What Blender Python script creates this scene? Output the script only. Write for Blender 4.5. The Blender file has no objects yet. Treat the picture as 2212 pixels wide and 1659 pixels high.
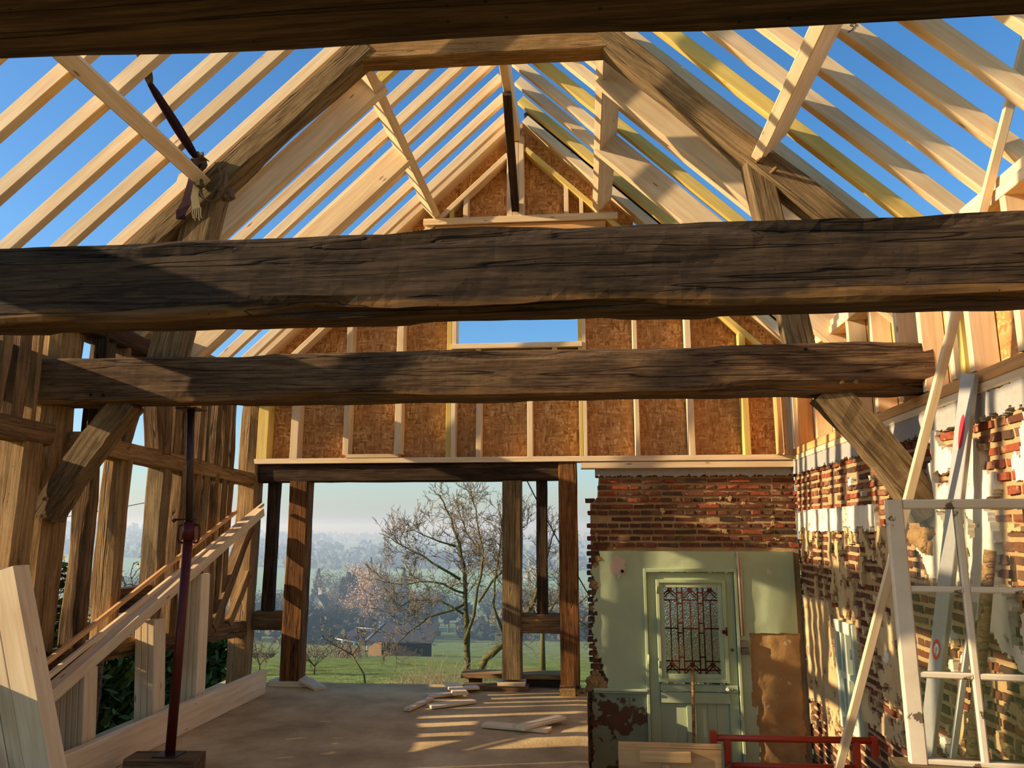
import bpy, bmesh, math, random
from mathutils import Vector, Matrix, noise
R = math.radians
random.seed(7)
scene = bpy.context.scene
col = scene.collection

# ------------------------------------------------------------------ camera
cam_d = bpy.data.cameras.new('camera'); cam = bpy.data.objects.new('camera', cam_d); col.objects.link(cam)
cam_d.sensor_width = 36; cam_d.lens = 36 * 1662 / 2212; cam_d.clip_start = .05; cam_d.clip_end = 6000
cam.location = (0, 0, 1.42); cam.rotation_euler = (R(90 + 10.75), 0, R(5.27))
scene.camera = cam
# ------------------------------------------------------------------ sky and sun (low winter sun from the left, a little behind)
SUN = Vector((2.86, .66, -1.0)).normalized()          # direction the light travels
w = bpy.data.worlds.new('sky'); scene.world = w; w.use_nodes = True
nt = w.node_tree; bg = nt.nodes['Background']
sky = nt.nodes.new('ShaderNodeTexSky'); sky.sky_type = 'NISHITA'; sky.sun_disc = False
sky.sun_elevation = math.asin(-SUN.z); sky.sun_rotation = math.atan2(-SUN.x, -SUN.y)
sky.altitude = 120; sky.air_density = 1.2; sky.dust_density = 1.3; sky.ozone_density = 5.0
hs = nt.nodes.new('ShaderNodeHueSaturation'); hs.inputs['Saturation'].default_value = 1.14
nt.links.new(sky.outputs[0], hs.inputs['Color']); nt.links.new(hs.outputs[0], bg.inputs['Color'])
bg.inputs['Strength'].default_value = .225
sd = bpy.data.lights.new('sun', 'SUN'); sun = bpy.data.objects.new('sun', sd); col.objects.link(sun)
sd.energy = 9.0; sd.angle = R(.55); sd.color = (1, .79, .52)
sun.rotation_euler = SUN.to_track_quat('-Z', 'Y').to_euler(); sun.location = (-30, -8, 12)
scene.view_settings.view_transform = 'Standard'; scene.view_settings.look = 'None'
scene.view_settings.exposure = 0.0; scene.view_settings.gamma = 1; scene.view_settings.use_curve_mapping = False

# ------------------------------------------------------------------ material helpers
def srgb(r, g, b):
    f = lambda c: ((c / 255 + .055) / 1.055) ** 2.4 if c > 10 else c / 3294
    return (f(r), f(g), f(b), 1)
class NT:
    def __init__(s, name, rough=.8, spec=.2):
        s.m = bpy.data.materials.new(name); s.m.use_nodes = True; s.t = s.m.node_tree; s.n = s.t.nodes; s.l = s.t.links
        s.p = s.n['Principled BSDF']; s.p.inputs['Roughness'].default_value = rough; s.p.inputs['Specular IOR Level'].default_value = spec
    def node(s, kind, **kw):
        n = s.n.new(kind)
        for k, v in kw.items():
            if k in n.inputs: s.put(n.inputs[k], v)
            else: setattr(n, k, v)
        return n
    def put(s, sock, v):
        if isinstance(v, bpy.types.NodeSocket): s.l.new(v, sock)
        else: sock.default_value = v
    def coords(s, scale=(1, 1, 1), rnd=True, rot=(0, 0, 0)):
        tc = s.node('ShaderNodeTexCoord'); mp = s.node('ShaderNodeMapping')
        mp.inputs['Scale'].default_value = scale; mp.inputs['Rotation'].default_value = rot
        s.l.new(tc.outputs['Object'], mp.inputs['Vector'])
        if rnd:
            oi = s.node('ShaderNodeObjectInfo'); ml = s.node('ShaderNodeMath', operation='MULTIPLY'); s.put(ml.inputs[0], oi.outputs['Random']); ml.inputs[1].default_value = 37.
            s.l.new(ml.outputs[0], mp.inputs['Location'])
        return mp.outputs[0]
    def noise(s, vec, scale=1, detail=5, rough=.6, dist=0):
        return s.node('ShaderNodeTexNoise', Vector=vec, Scale=scale, Detail=detail, Roughness=rough, Distortion=dist).outputs[0]
    def voro(s, vec, scale=1, feature='F1', out='Distance'):
        n = s.node('ShaderNodeTexVoronoi', feature=feature); s.put(n.inputs['Vector'], vec); n.inputs['Scale'].default_value = scale; return n.outputs[out]
    def ramp(s, fac, stops, interp='LINEAR'):
        n = s.node('ShaderNodeValToRGB'); s.put(n.inputs[0], fac); e = n.color_ramp; e.interpolation = interp
        while len(e.elements) < len(stops): e.elements.new(.5)
        for el, (p, c) in zip(e.elements, stops): el.position = p; el.color = c if len(c) == 4 else (*c, 1)
        return n.outputs[0]
    def mix(s, fac, a, b, mode='MIX'):
        n = s.node('ShaderNodeMix', data_type='RGBA', blend_type=mode); s.put(n.inputs[0], fac); s.put(n.inputs[6], a); s.put(n.inputs[7], b); return n.outputs[2]
    def math(s, op, a, b=0., clamp=False):
        n = s.node('ShaderNodeMath', operation=op, use_clamp=clamp); s.put(n.inputs[0], a); s.put(n.inputs[1], b); return n.outputs[0]
    def rand(s): return s.node('ShaderNodeObjectInfo').outputs['Random']
    def island(s): return s.node('ShaderNodeNewGeometry').outputs['Random Per Island']
    def vary(s, c, amt=.25, src=None):   # per-object brightness
        v = s.math('MULTIPLY_ADD', src or s.rand(), amt); v.node.inputs[2].default_value = 1 - amt / 2
        n = s.node('ShaderNodeHueSaturation'); s.put(n.inputs['Color'], c); s.put(n.inputs['Value'], v); return n.outputs[0]
    def bump(s, h, dist=.004, strength=.6):
        b = s.node('ShaderNodeBump'); b.inputs['Distance'].default_value = dist; b.inputs['Strength'].default_value = strength; s.put(b.inputs['Height'], h); s.l.new(b.outputs[0], s.p.inputs['Normal'])
    def col(s, c): s.put(s.p.inputs['Base Color'], c); return s
BW = [(0, (0, 0, 0, 1)), (1, (1, 1, 1, 1))]

def new_wood(name, a, b, vary=.18):
    s = NT(name, .72, .25); v = s.coords((1.0, 16, 16)); g = s.noise(v, 2.2, 4, .55, .4)
    c = s.ramp(g, [(.3, a), (.7, b)])
    k = s.voro(s.coords((2.6, 11, 11)), 1.0); kr = s.ramp(k, [(.045, (1, 1, 1, 1)), (.09, (0, 0, 0, 1))]); 
    c = s.mix(s.math('MULTIPLY', kr, .8), c, srgb(120, 70, 34))
    st = s.noise(s.coords((1.5, 3, 3)), 1.0, 3); c = s.mix(s.ramp(st, [(.5, (0, 0, 0, 1)), (.75, (.35, .35, .35, 1))]), c, srgb(190, 140, 92))
    s.bump(g, .002, .35); s.col(s.vary(c, vary)); return s.m
def old_wood(name, dark, mid, light, crack=.6, vary=.3, worn=None, sap=None):
    s = NT(name, .88, .15); v = s.coords((.9, 13, 13)); g = s.noise(v, 2.4, 6, .65, .6)
    c = s.ramp(g, [(.25, dark), (.52, mid), (.78, light)])
    bl = s.noise(s.coords((1.2, 3.5, 3.5)), 1.6, 5, .65); c = s.mix(s.ramp(bl, [(.42, (0, 0, 0, 1)), (.68, (.8, .8, .8, 1))]), c, dark)
    if worn: 
        wn = s.noise(s.coords((1.0, 6, 6)), 1.3, 5, .7); c = s.mix(s.ramp(wn, [(.56, (0, 0, 0, 1)), (.66, (.9, .9, .9, 1))]), c, worn)
    saw = s.noise(s.coords((60, 2.5, 2.5)), 1., 2); c = s.mix(s.math('MULTIPLY', saw, .3), c, dark)
    fi = s.noise(s.coords((3, 60, 60)), 1.5, 4, .7); c = s.mix(s.ramp(fi, [(.45, (0, 0, 0, 1)), (.7, (.55, .55, .55, 1))]), c, light)
    if sap:   # paler sapwood along the lower arris
        tc = s.node('ShaderNodeTexCoord'); sep = s.node('ShaderNodeSeparateXYZ', Vector=tc.outputs['Object']); wv = s.noise(s.coords((1.6, 5, 5)), 1.4, 4, .6)
        zz = s.math('ADD', sep.outputs[2], s.math('MULTIPLY', wv, -.16)); yy = s.math('ABSOLUTE', sep.outputs[1])
        mk = s.math('MULTIPLY', s.ramp(s.math('ADD', zz, .5), [(.5 + sap - .012, (1, 1, 1, 1)), (.5 + sap + .004, (0, 0, 0, 1))]), .75)
        mk = s.math('MULTIPLY', mk, s.ramp(yy, [(.072, (.12, .12, .12, 1)), (.088, (1, 1, 1, 1))]))
        c = s.mix(mk, c, s.ramp(g, [(.3, srgb(74, 48, 24)), (.6, srgb(124, 88, 46)), (.8, srgb(166, 124, 70))]))
    ck = s.noise(s.coords((.22, 8, 8)), 1.6, 2, .5, .15); cr = s.ramp(ck, [(.490, (0, 0, 0, 1)), (.5, (1, 1, 1, 1)), (.510, (0, 0, 0, 1))])
    c = s.mix(s.math('MULTIPLY', cr, crack), c, srgb(14, 9, 5))
    wh = s.voro(s.coords((26, 26, 26)), 1.); c = s.mix(s.ramp(wh, [(.06, (.8, .8, .8, 1)), (.1, (0, 0, 0, 1))]), c, srgb(20, 13, 8))
    h = s.math('SUBTRACT', s.math('MULTIPLY', g, .6), cr); s.bump(h, .006, .8); s.col(s.vary(c, vary)); return s.m
def plain(name, c, rough=.6, spec=.3, metal=0, mott=0, c2=None, scale=20, bump=.0):
    s = NT(name, rough, spec); s.p.inputs['Metallic'].default_value = metal
    if mott:
        n = s.noise(s.coords((scale,) * 3), 1., 5); s.col(s.mix(s.math('MULTIPLY', n, mott), c, c2 or (0, 0, 0, 1)))
        if bump: s.bump(n, bump, .6)
    else: s.col(c)
    return s.m
M = {}
M['pine'] = new_wood('pale_spruce', srgb(236, 210, 168), srgb(214, 182, 136))
M['pine_yellow'] = new_wood('yellow_treated_spruce', srgb(226, 198, 112), srgb(204, 170, 84))
M['pine_orange'] = new_wood('orange_pine', srgb(220, 168, 104), srgb(192, 136, 78))
M['oak_dark'] = old_wood('dark_old_oak', srgb(28, 20, 13), srgb(66, 49, 33), srgb(104, 80, 55), .8, .15)
M['oak_tie'] = old_wood('hewn_dark_oak', srgb(28, 20, 13), srgb(62, 46, 31), srgb(98, 76, 52), .8, .1, sap=-.19)
M['oak_tie_light'] = old_wood('brown_hewn_oak', srgb(46, 32, 21), srgb(98, 73, 48), srgb(140, 110, 76), .8, .1, sap=-.185)
M['oak'] = old_wood('brown_old_oak', srgb(62, 44, 27), srgb(122, 92, 58), srgb(166, 130, 86), .7, .35)
M['oak_grey'] = old_wood('weathered_grey_oak', srgb(70, 54, 35), srgb(124, 100, 66), srgb(164, 138, 98), .6, .3)
M['oak_gold'] = old_wood('honey_sawn_oak', srgb(104, 74, 42), srgb(160, 122, 76), srgb(196, 158, 104), .45, .2)
M['oak_rust'] = old_wood('stained_oak', srgb(44, 24, 12), srgb(120, 76, 38), srgb(168, 118, 64), .6, .2, worn=srgb(24, 12, 7))
def osb():
    s = NT('oriented_strand_board', .75, .2)
    parts = []
    for rz, sc in ((.5, (70, 1, 11)), (-.7, (13, 1, 60)), (1.1, (55, 1, 14))):
        parts.append(s.voro(s.coords(sc, True, (0, rz, 0)), 1., out='Color'))
    m = s.noise(s.coords((14, 14, 14)), 1., 2)
    a = s.mix(s.ramp(m, [(.42, (0, 0, 0, 1)), (.5, (1, 1, 1, 1))]), parts[0], parts[1]); b = s.mix(s.ramp(m, [(.52, (0, 0, 0, 1)), (.6, (1, 1, 1, 1))]), a, parts[2])
    f = s.node('ShaderNodeSeparateColor', Color=b).outputs[0]
    c = s.ramp(f, [(0, srgb(138, 92, 50)), (.35, srgb(184, 132, 76)), (.75, srgb(202, 152, 94)), (1, srgb(228, 186, 130))])
    c = s.mix(s.ramp(s.noise(s.coords((3, 3, 3)), 1., 3), [(.4, (0, 0, 0, 1)), (.7, (.5, .5, .5, 1))]), c, srgb(168, 116, 66))
    s.bump(f, .002, .5); s.col(c); return s.m
M['osb'] = osb()
def brickm(name='old_brick', dark=0.):
    s = NT(name, .92, .1); r = s.math('FRACT', s.math('ADD', s.rand(), s.island()))
    c = s.ramp(r, [(0, srgb(96, 62, 48)), (.2, srgb(138, 72, 48)), (.4, srgb(152, 80, 52)), (.6, srgb(112, 64, 46)), (.78, srgb(136, 94, 68)), (1, srgb(82, 64, 54))])
    n = s.noise(s.coords((24, 24, 24)), 1., 6, .7); c = s.mix(s.ramp(n, [(.5, (0, 0, 0, 1)), (.72, (.85, .85, .85, 1))]), c, srgb(60, 40, 30))
    n2 = s.noise(s.coords((13, 13, 13)), 1., 5, .7); c = s.mix(s.ramp(n2, [(.58, (0, 0, 0, 1)), (.7, (.7, .7, .7, 1))]), c, srgb(196, 164, 118))
    if dark: c = s.mix(dark, c, srgb(62, 46, 36))
    s.bump(n, .006, .9); s.col(c); return s.m
M['brick'] = brickm(); M['brick_dark'] = brickm('dark_brick', .55)  # second brick is the same mix pulled towards dark brown
M['mortar'] = plain('lime_mortar', srgb(192, 160, 112), .95, .1, 0, .75, srgb(120, 92, 60), 18, .012)
M['concrete'] = plain('grey_concrete', srgb(172, 166, 154), .95, .1, 0, .6, srgb(120, 114, 104), 40, .004)
def floorm():
    s = NT('dusty_concrete_screed', .95, .1); n = s.noise(s.coords((1.6, 1.6, 1.6), False), 1., 6, .65)
    c = s.ramp(n, [(.3, srgb(150, 122, 82)), (.5, srgb(186, 156, 108)), (.7, srgb(212, 184, 134))])
    sp = s.noise(s.coords((45, 45, 45), False), 1., 4, .7); c = s.mix(s.ramp(sp, [(.62, (0, 0, 0, 1)), (.75, (.6, .6, .6, 1))]), c, srgb(110, 88, 66))
    s.bump(s.math('ADD', s.math('MULTIPLY', n, 2.), sp), .006, .6); s.col(c); return s.m
M['floor'] = floorm()
def plaster(name, a, b, wear, lo, hi, scale=5, bscale=.004):
    s = NT(name, .9, .15); v = s.coords((1, 1, 1), False); n = s.noise(v, scale * .5, 4, .6); c = s.ramp(n, [(.3, a), (.7, b)])
    p = s.noise(v, scale, 6, .62); k = s.ramp(p, [(lo, (0, 0, 0, 1)), (hi, (1, 1, 1, 1))]); c = s.mix(k, c, wear)
    f = s.noise(v, 30, 4, .7); s.bump(s.math('SUBTRACT', s.math('MULTIPLY', f, .35), k), bscale, .7); s.col(c); return s.m
M['white_plaster'] = plaster('white_lime_plaster', srgb(232, 222, 198), srgb(206, 192, 164), srgb(160, 132, 92), .6, .64, 7)
M['cream_render'] = plaster('cream_earth_render', srgb(204, 176, 128), srgb(174, 142, 96), srgb(128, 88, 60), .6, .66, 8, .008)
M['green_plaster'] = plaster('pale_green_plaster', srgb(184, 192, 150), srgb(168, 176, 134), srgb(198, 190, 160), .70, .72, 3.5)
M['green_peel'] = plaster('peeling_green_plaster', srgb(150, 160, 128), srgb(134, 144, 112), srgb(104, 76, 50), .53, .545, 3.2, .008)
M['tan_plaster'] = plaster('tan_flaking_plaster', srgb(182, 142, 90), srgb(160, 118, 70), srgb(196, 168, 128), .62, .65, 6, .008)
M['pink_patch'] = plain('pink_filler', srgb(214, 184, 156), .9, .1, 0, .4, srgb(190, 170, 140), 25, .003)
M['green_paint'] = plaster('green_door_paint', srgb(184, 192, 150), srgb(170, 180, 138), srgb(120, 124, 96), .70, .73, 6, .002)
M['mint_paint'] = plaster('mint_window_paint', srgb(204, 206, 176), srgb(186, 190, 158), srgb(130, 130, 112), .7, .73, 8, .002)
M['white_paint'] = plaster('flaking_white_paint', srgb(212, 196, 168), srgb(192, 174, 146), srgb(104, 86, 66), .64, .66, 9, .003)
M['iron'] = plain('rusty_iron', srgb(92, 44, 28), .8, .2, .3, .5, srgb(60, 28, 18), 60)
M['red_steel'] = plain('red_painted_steel', srgb(186, 64, 30), .45, .4, .1, .5, srgb(130, 40, 20), 25)
M['prop_red'] = plain('dark_red_prop_steel', srgb(96, 32, 24), .45, .4, .3, .6, srgb(50, 20, 16), 30)
M['prop_steel'] = plain('worn_dark_steel', srgb(62, 54, 52), .4, .5, .6, .5, srgb(90, 50, 36), 30)
M['aluminium'] = plain('scuffed_aluminium', srgb(178, 174, 166), .45, .5, .35, .5, srgb(128, 124, 118), 30)
M['red_mark'] = plain('red_label_ink', srgb(196, 40, 50), .5)
M['white_mark'] = plain('white_label_ink', srgb(230, 220, 210), .5)
M['black'] = plain('black_gap', srgb(16, 12, 10), .9)
M['marker'] = plain('black_marker', srgb(40, 32, 26), .7)
M['strap'] = plain('purple_webbing', srgb(64, 44, 54), .85, .1, 0, .5, srgb(40, 28, 30), 40)
M['strap_dirty'] = plain('dirty_grey_webbing', srgb(122, 104, 82), .9, .1, 0, .7, srgb(58, 46, 34), 30)
M['strap_pale'] = plain('frayed_cream_webbing', srgb(214, 190, 140), .9, .1)
M['pipe'] = plain('beige_conduit', srgb(206, 176, 142), .5, .3)
M['steel'] = plain('dull_steel', srgb(120, 112, 98), .4, .5, .7)
M['porcelain'] = plain('white_knob', srgb(214, 204, 180), .3, .5)
M['ply'] = new_wood('dusty_plywood', srgb(220, 178, 118), srgb(198, 152, 92))
M['dirt'] = plain('earth_floor', srgb(120, 96, 70), .95, .1, 0, .7, srgb(80, 60, 44), 6, .02)
M['straw'] = plain('straw_and_clay', srgb(176, 138, 84), .95, .1, 0, .7, srgb(110, 80, 46), 60, .01)
def glass(name, rough=.0, tint=(1, 1, 1, 1), bump=0, fac=.08):
    s = NT(name); s.n.remove(s.p); o = s.n['Material Output']
    t = s.node('ShaderNodeBsdfTransparent', Color=tint); g = s.node('ShaderNodeBsdfGlossy', Roughness=rough + .02)
    fr = s.node('ShaderNodeFresnel', IOR=1.45); f = s.math('ADD', fr.outputs[0], fac - .04, True); mx = s.node('ShaderNodeMixShader'); s.l.new(f, mx.inputs[0]); s.l.new(t.outputs[0], mx.inputs[1]); s.l.new(g.outputs[0], mx.inputs[2]); s.l.new(mx.outputs[0], o.inputs[0])
    return s.m
M['glass'] = glass('old_window_glass', .02, (.93, .93, .9, 1))
def obscure():
    s = NT('textured_glass', .25, .5); s.p.inputs['Transmission Weight'].default_value = 1; s.p.inputs['IOR'].default_value = 1.25; s.col((.9, .88, .8, 1))
    s.bump(s.voro(s.coords((90, 90, 90), False), 1.), .01, 1.); return s.m
M['obscure'] = obscure()
M['dark_glass'] = plain('dusty_dark_glass', srgb(58, 66, 60), .12, .6)

# ------------------------------------------------------------------ object helpers
WM = {}
def link(name, data, mat=None, mw=None, parent=None, **props):
    o = bpy.data.objects.new(name, data); col.objects.link(o); mw = mw or Matrix.Identity(4)
    WM[o.name] = mw
    if parent: o.parent = parent; o.matrix_local = WM[parent.name].inverted() @ mw
    else: o.matrix_world = mw
    if mat and data and not data.materials: data.materials.append(M[mat] if isinstance(mat, str) else mat)
    for k, v in props.items(): o[k] = v
    return o
def empty(name, loc=(0, 0, 0), **props):
    return link(name, None, None, Matrix.Translation(loc), None, **props)
def T(o, label, category, group=None):
    o['label'] = label; o['category'] = category
    if group: o['group'] = group
    return o
def mesh(name, vs, fs, smooth=False):
    me = bpy.data.meshes.new(name); me.from_pydata([tuple(v) for v in vs], [], fs); me.update()
    if smooth:
        for p in me.polygons: p.use_smooth = True
    return me
def frame(p0, p1, up):
    p0, p1 = Vector(p0), Vector(p1); x = (p1 - p0).normalized(); u = Vector(up); z = (u - x * u.dot(x)).normalized(); y = z.cross(x)
    return Matrix(((x.x, y.x, z.x, p0.x), (x.y, y.y, z.y, p0.y), (x.z, y.z, z.z, p0.z), (0, 0, 0, 1))), (p1 - p0).length
def prism_data(L, w, h, ch=.004, rough=0, seed=0, wane=0., bow=0., seg=None, sub=1):
    """a squared timber along +x, chamfered; rough > 0 gives hewn, uneven faces"""
    if rough == 0:
        a, b = w / 2, h / 2; c = min(ch, a * .4, b * .4)
        ring = [(-a + c, -b), (a - c, -b), (a, -b + c), (a, b - c), (a - c, b), (-a + c, b), (-a, b - c), (-a, -b + c)]
        vs = [(0, y, z) for y, z in ring] + [(L, y, z) for y, z in ring]; n = 8
        fs = [(i, (i + 1) % n, n + (i + 1) % n, n + i) for i in range(n)] + [tuple(range(n - 1, -1, -1)), tuple(range(n, 2 * n))]
        fs = [tuple(reversed(f)) for f in fs]
        return vs, fs
    a, b = w / 2, h / 2; k = max(2, sub + 1); ring = []
    for (s0, s1) in (((-1, -1), (1, -1)), ((1, -1), (1, 1)), ((1, 1), (-1, 1)), ((-1, 1), (-1, -1))):
        for i in range(k + 1):
            t = .06 + .88 * i / k; ring.append(((s0[0] + (s1[0] - s0[0]) * t) * a, (s0[1] + (s1[1] - s0[1]) * t) * b))
    n = len(ring); m = seg or max(2, int(L / .09)); vs = []; off = Vector((seed * 7.3, seed * 3.1, seed * 1.7))
    for i in range(m + 1):
        x = L * i / m; by = bow * math.sin(math.pi * i / m)
        wn = 1.
        for y, z in ring:
            p = Vector((x, y, z)); d = noise.noise_vector(Vector((x * 2.2, y * 5, z * 5)) + off) * rough + noise.noise_vector(Vector((x * 9, y * 14, z * 14)) + off) * rough * .35
            q = p + Vector((d.x * (.0 if i in (0, m) else .3) + (d.x if i in (0, m) else 0), d.y, d.z + by))
            if wane and abs(y) > a * .8 and abs(z) > b * .8:
                f = max(0., noise.noise(Vector((x * 1.1, y * 9, z * 9)) + off) - .05) * wane; q.y -= math.copysign(f, y); q.z -= math.copysign(f, z)
            vs.append(q)
    fs = []
    for i in range(m):
        for j in range(n):
            fs.append((i * n + j, i * n + (j + 1) % n, (i + 1) * n + (j + 1) % n, (i + 1) * n + j))
    fs = [tuple(reversed(f)) for f in fs]
    fs.append(tuple(range(n))); fs.append(tuple(range((m + 1) * n - 1, m * n - 1, -1)))
    return vs, fs
_seed = [0]
def timber(name, p0, p1, w_, h_, mat='pine', up=(0, 0, 1), parent=None, rough=0, ch=.004, wane=0., bow=0., sub=2, seg=None):
    _seed[0] += 1; mw, L = frame(p0, p1, up)
    vs, fs = prism_data(L, w_, h_, ch, rough, _seed[0], wane, bow, seg, sub)
    return link(name, mesh(name, vs, fs), mat, mw, parent)
def box(name, lo, hi, mat, parent=None, ch=.003, axis=None):
    """axis aligned bar; grain along its longest side"""
    lo, hi = Vector(lo), Vector(hi); d = hi - lo; c = (lo + hi) / 2; ax = axis if axis is not None else max(range(3), key=lambda i: d[i])
    p0 = c.copy(); p1 = c.copy(); p0[ax] = lo[ax]; p1[ax] = hi[ax]; up = Vector((0, 0, 1)) if ax != 2 else Vector((0, 1, 0))
    if ax == 0: ww, hh = d.y, d.z
    elif ax == 1: ww, hh = d.x, d.z
    else: ww, hh = d.x, d.y
    return timber(name, p0, p1, ww, hh, mat, up, parent, ch=ch)
def tube_data(pts, radii, n=8, caps=True):
    vs, fs = [], []; m = len(pts); pts = [Vector(p) for p in pts]; ref = None
    for i, p in enumerate(pts):
        t = (pts[min(i + 1, m - 1)] - pts[max(i - 1, 0)]).normalized()
        if ref is None: ref = t.orthogonal().normalized()
        ref = (ref - t * ref.dot(t)); ref = ref.normalized() if ref.length > 1e-6 else t.orthogonal().normalized(); b = t.cross(ref); r = radii[i] if isinstance(radii, (list, tuple)) else radii
        for k in range(n):
            a = 2 * math.pi * k / n; vs.append(p + ref * math.cos(a) * r + b * math.sin(a) * r)
    for i in range(m - 1):
        for k in range(n): fs.append((i * n + k, i * n + (k + 1) % n, (i + 1) * n + (k + 1) % n, (i + 1) * n + k))
    if caps: fs.append(tuple(range(n - 1, -1, -1))); fs.append(tuple(range((m - 1) * n, m * n)))
    return vs, fs
def merge(parts):
    V, F = [], []
    for vs, fs in parts: k = len(V); V += list(vs); F += [tuple(i + k for i in f) for f in fs]
    return V, F
def tube(name, pts, r, mat, parent=None, n=10, smooth=True):
    vs, fs = tube_data(pts, r, n); base = Vector(pts[0]); vs = [Vector(v) - base for v in vs]
    return link(name, mesh(name, vs, fs, smooth), mat, Matrix.Translation(base), parent)
def xform(data, mw): return [mw @ Vector(v) for v in data[0]], data[1]
def ribbon_data(pts, widths, thick, side):
    """flat webbing along pts; side = width direction"""
    vs, fs = [], []; m = len(pts); pts = [Vector(p) for p in pts]
    for i, p in enumerate(pts):
        t = (pts[min(i + 1, m - 1)] - pts[max(i - 1, 0)]).normalized(); s = Vector(side); s = (s - t * s.dot(t)).normalized(); nn = t.cross(s); wd = widths[i] if isinstance(widths, (list, tuple)) else widths
        for a, b in ((-1, -1), (1, -1), (1, 1), (-1, 1)): vs.append(p + s * a * wd / 2 + nn * b * thick / 2)
    for i in range(m - 1):
        for k in range(4): fs.append((i * 4 + k, i * 4 + (k + 1) % 4, (i + 1) * 4 + (k + 1) % 4, (i + 1) * 4 + k))
    fs += [(3, 2, 1, 0), tuple(range(4 * m - 4, 4 * m))]
    return vs, fs
def poly_slab(name, pts, axis, c0, c1, mat, parent=None):
    """polygon (u,v) extruded along axis ('Y': u=X v=Z, 'X': u=Y v=Z, 'Z': u=X v=Y)"""
    f = {'Y': lambda u, v, c: (u, c, v), 'X': lambda u, v, c: (c, u, v), 'Z': lambda u, v, c: (u, v, c)}[axis]
    n = len(pts); vs = [Vector(f(u, v, c0)) for u, v in pts] + [Vector(f(u, v, c1)) for u, v in pts]; base = vs[0].copy(); vs = [v - base for v in vs]
    fs = [tuple(range(n - 1, -1, -1)), tuple(range(n, 2 * n))] + [(i, (i + 1) % n, n + (i + 1) % n, n + i) for i in range(n)]
    me = mesh(name, vs, fs); bm = bmesh.new(); bm.from_mesh(me); bmesh.ops.recalc_face_normals(bm, faces=bm.faces); bm.to_mesh(me); bm.free()
    return link(name, me, mat, Matrix.Translation(base), parent)
def ragged(name, axis, c_back, c_front, u0, u1, v0, v1, res, keep, mat, parent=None, lump=.0):
    """uneven plaster skin: only the cells for which keep(u, v) holds, with torn edges"""
    nu, nv = int((u1 - u0) / res), int((v1 - v0) / res); K = {(i, j) for i in range(nu) for j in range(nv) if keep(u0 + (i + .5) * res, v0 + (j + .5) * res)}
    f = (lambda u, v, c: (u, c, v)) if axis == 'Y' else (lambda u, v, c: (c, u, v)); idx = {}; vs = []; fs = []; base = Vector(f(u0, v0, c_back))
    sgn = 1 if c_front > c_back else -1
    def vid(i, j, s):
        k = (i, j, s)
        if k not in idx:
            u, v = u0 + i * res, v0 + j * res; ju = noise.noise(Vector((u * 31, v * 31, 1.3))) * res * .8; jv = noise.noise(Vector((u * 31, v * 31, 7.7))) * res * .8
            if i in (0, nu): ju = 0
            if j in (0, nv): jv = 0
            c = c_back if s == 0 else c_front + sgn * lump * noise.noise(Vector((u * 9, v * 9, 3.1)))
            idx[k] = len(vs); vs.append(Vector(f(u + ju, v + jv, c)) - base)
        return idx[k]
    for (i, j) in K:
        fs.append((vid(i, j, 1), vid(i + 1, j, 1), vid(i + 1, j + 1, 1), vid(i, j + 1, 1)))
        for di, dj, a, b in ((-1, 0, (i, j + 1), (i, j)), (1, 0, (i + 1, j), (i + 1, j + 1)), (0, -1, (i, j), (i + 1, j)), (0, 1, (i + 1, j + 1), (i, j + 1))):
            if (i + di, j + dj) not in K: fs.append((vid(*b, 1), vid(*a, 1), vid(*a, 0), vid(*b, 0)))
    me = mesh(name, vs, fs); bm = bmesh.new(); bm.from_mesh(me); bmesh.ops.recalc_face_normals(bm, faces=bm.faces); bm.to_mesh(me); bm.free()
    return link(name, me, mat, Matrix.Translation(base), parent)
def nz(u, v, s, k=0.): return noise.noise(Vector((u * s, v * s, k)))
def ordinal(i): return ['first', 'second', 'third', 'fourth', 'fifth', 'sixth', 'seventh', 'eighth', 'ninth', 'tenth', 'eleventh', 'twelfth', 'thirteenth', 'fourteenth', 'fifteenth', 'sixteenth', 'seventeenth'][i]

XL, XR, YG = -3.15, 1.93, 7.30       # inner faces of left wall, right wall, far gable
RX, RZ, S = -.59, 5.553, .957        # ridge line and slope of the rafter undersides
plane = lambda x: RZ - S * abs(x - RX)
CT = 1 / math.hypot(1, S); ST = S * CT
# ================================================================== FLOORS
def slab_mesh():
    vs, fs = [], []; nx, ny = 46, 92; x0, x1, y0, y1 = -3.46, .0, -1.5, 7.5
    for j in range(ny + 1):
        for i in range(nx + 1):
            x = x0 + (x1 - x0) * i / nx; y = y0 + (y1 - y0) * j / ny
            ex = .012 * nz(y, 3, 6) if i == nx else 0; ey = .02 * nz(x, 9, 5) if j == ny else 0
            vs.append((x + ex, y + ey, .004 * nz(x, y, 3) + (-.006 if i == nx else 0)))
    for j in range(ny):
        for i in range(nx): a = j * (nx + 1) + i; fs.append((a, a + 1, a + nx + 2, a + nx + 1))
    k = len(vs); rim = [i for i in range(nx + 1)] + [j * (nx + 1) + nx for j in range(1, ny + 1)] + [ny * (nx + 1) + i for i in range(nx - 1, -1, -1)] + [j * (nx + 1) for j in range(ny - 1, 0, -1)]
    for r in rim: x, y, z = vs[r]; vs.append((x, y, -1.0))
    n = len(rim)
    for i in range(n): fs.append((rim[i], k + i, k + (i + 1) % n, rim[(i + 1) % n]))
    return mesh('floor', vs, fs)
link('floor', slab_mesh(), 'floor', None, None, kind='structure')
poly_slab('floor_lower', [(.02, -1.5), (2.2, -1.5), (2.2, 7.6), (.02, 7.6)], 'Z', -1.15, -1.0, 'dirt')['kind'] = 'structure'

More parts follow.
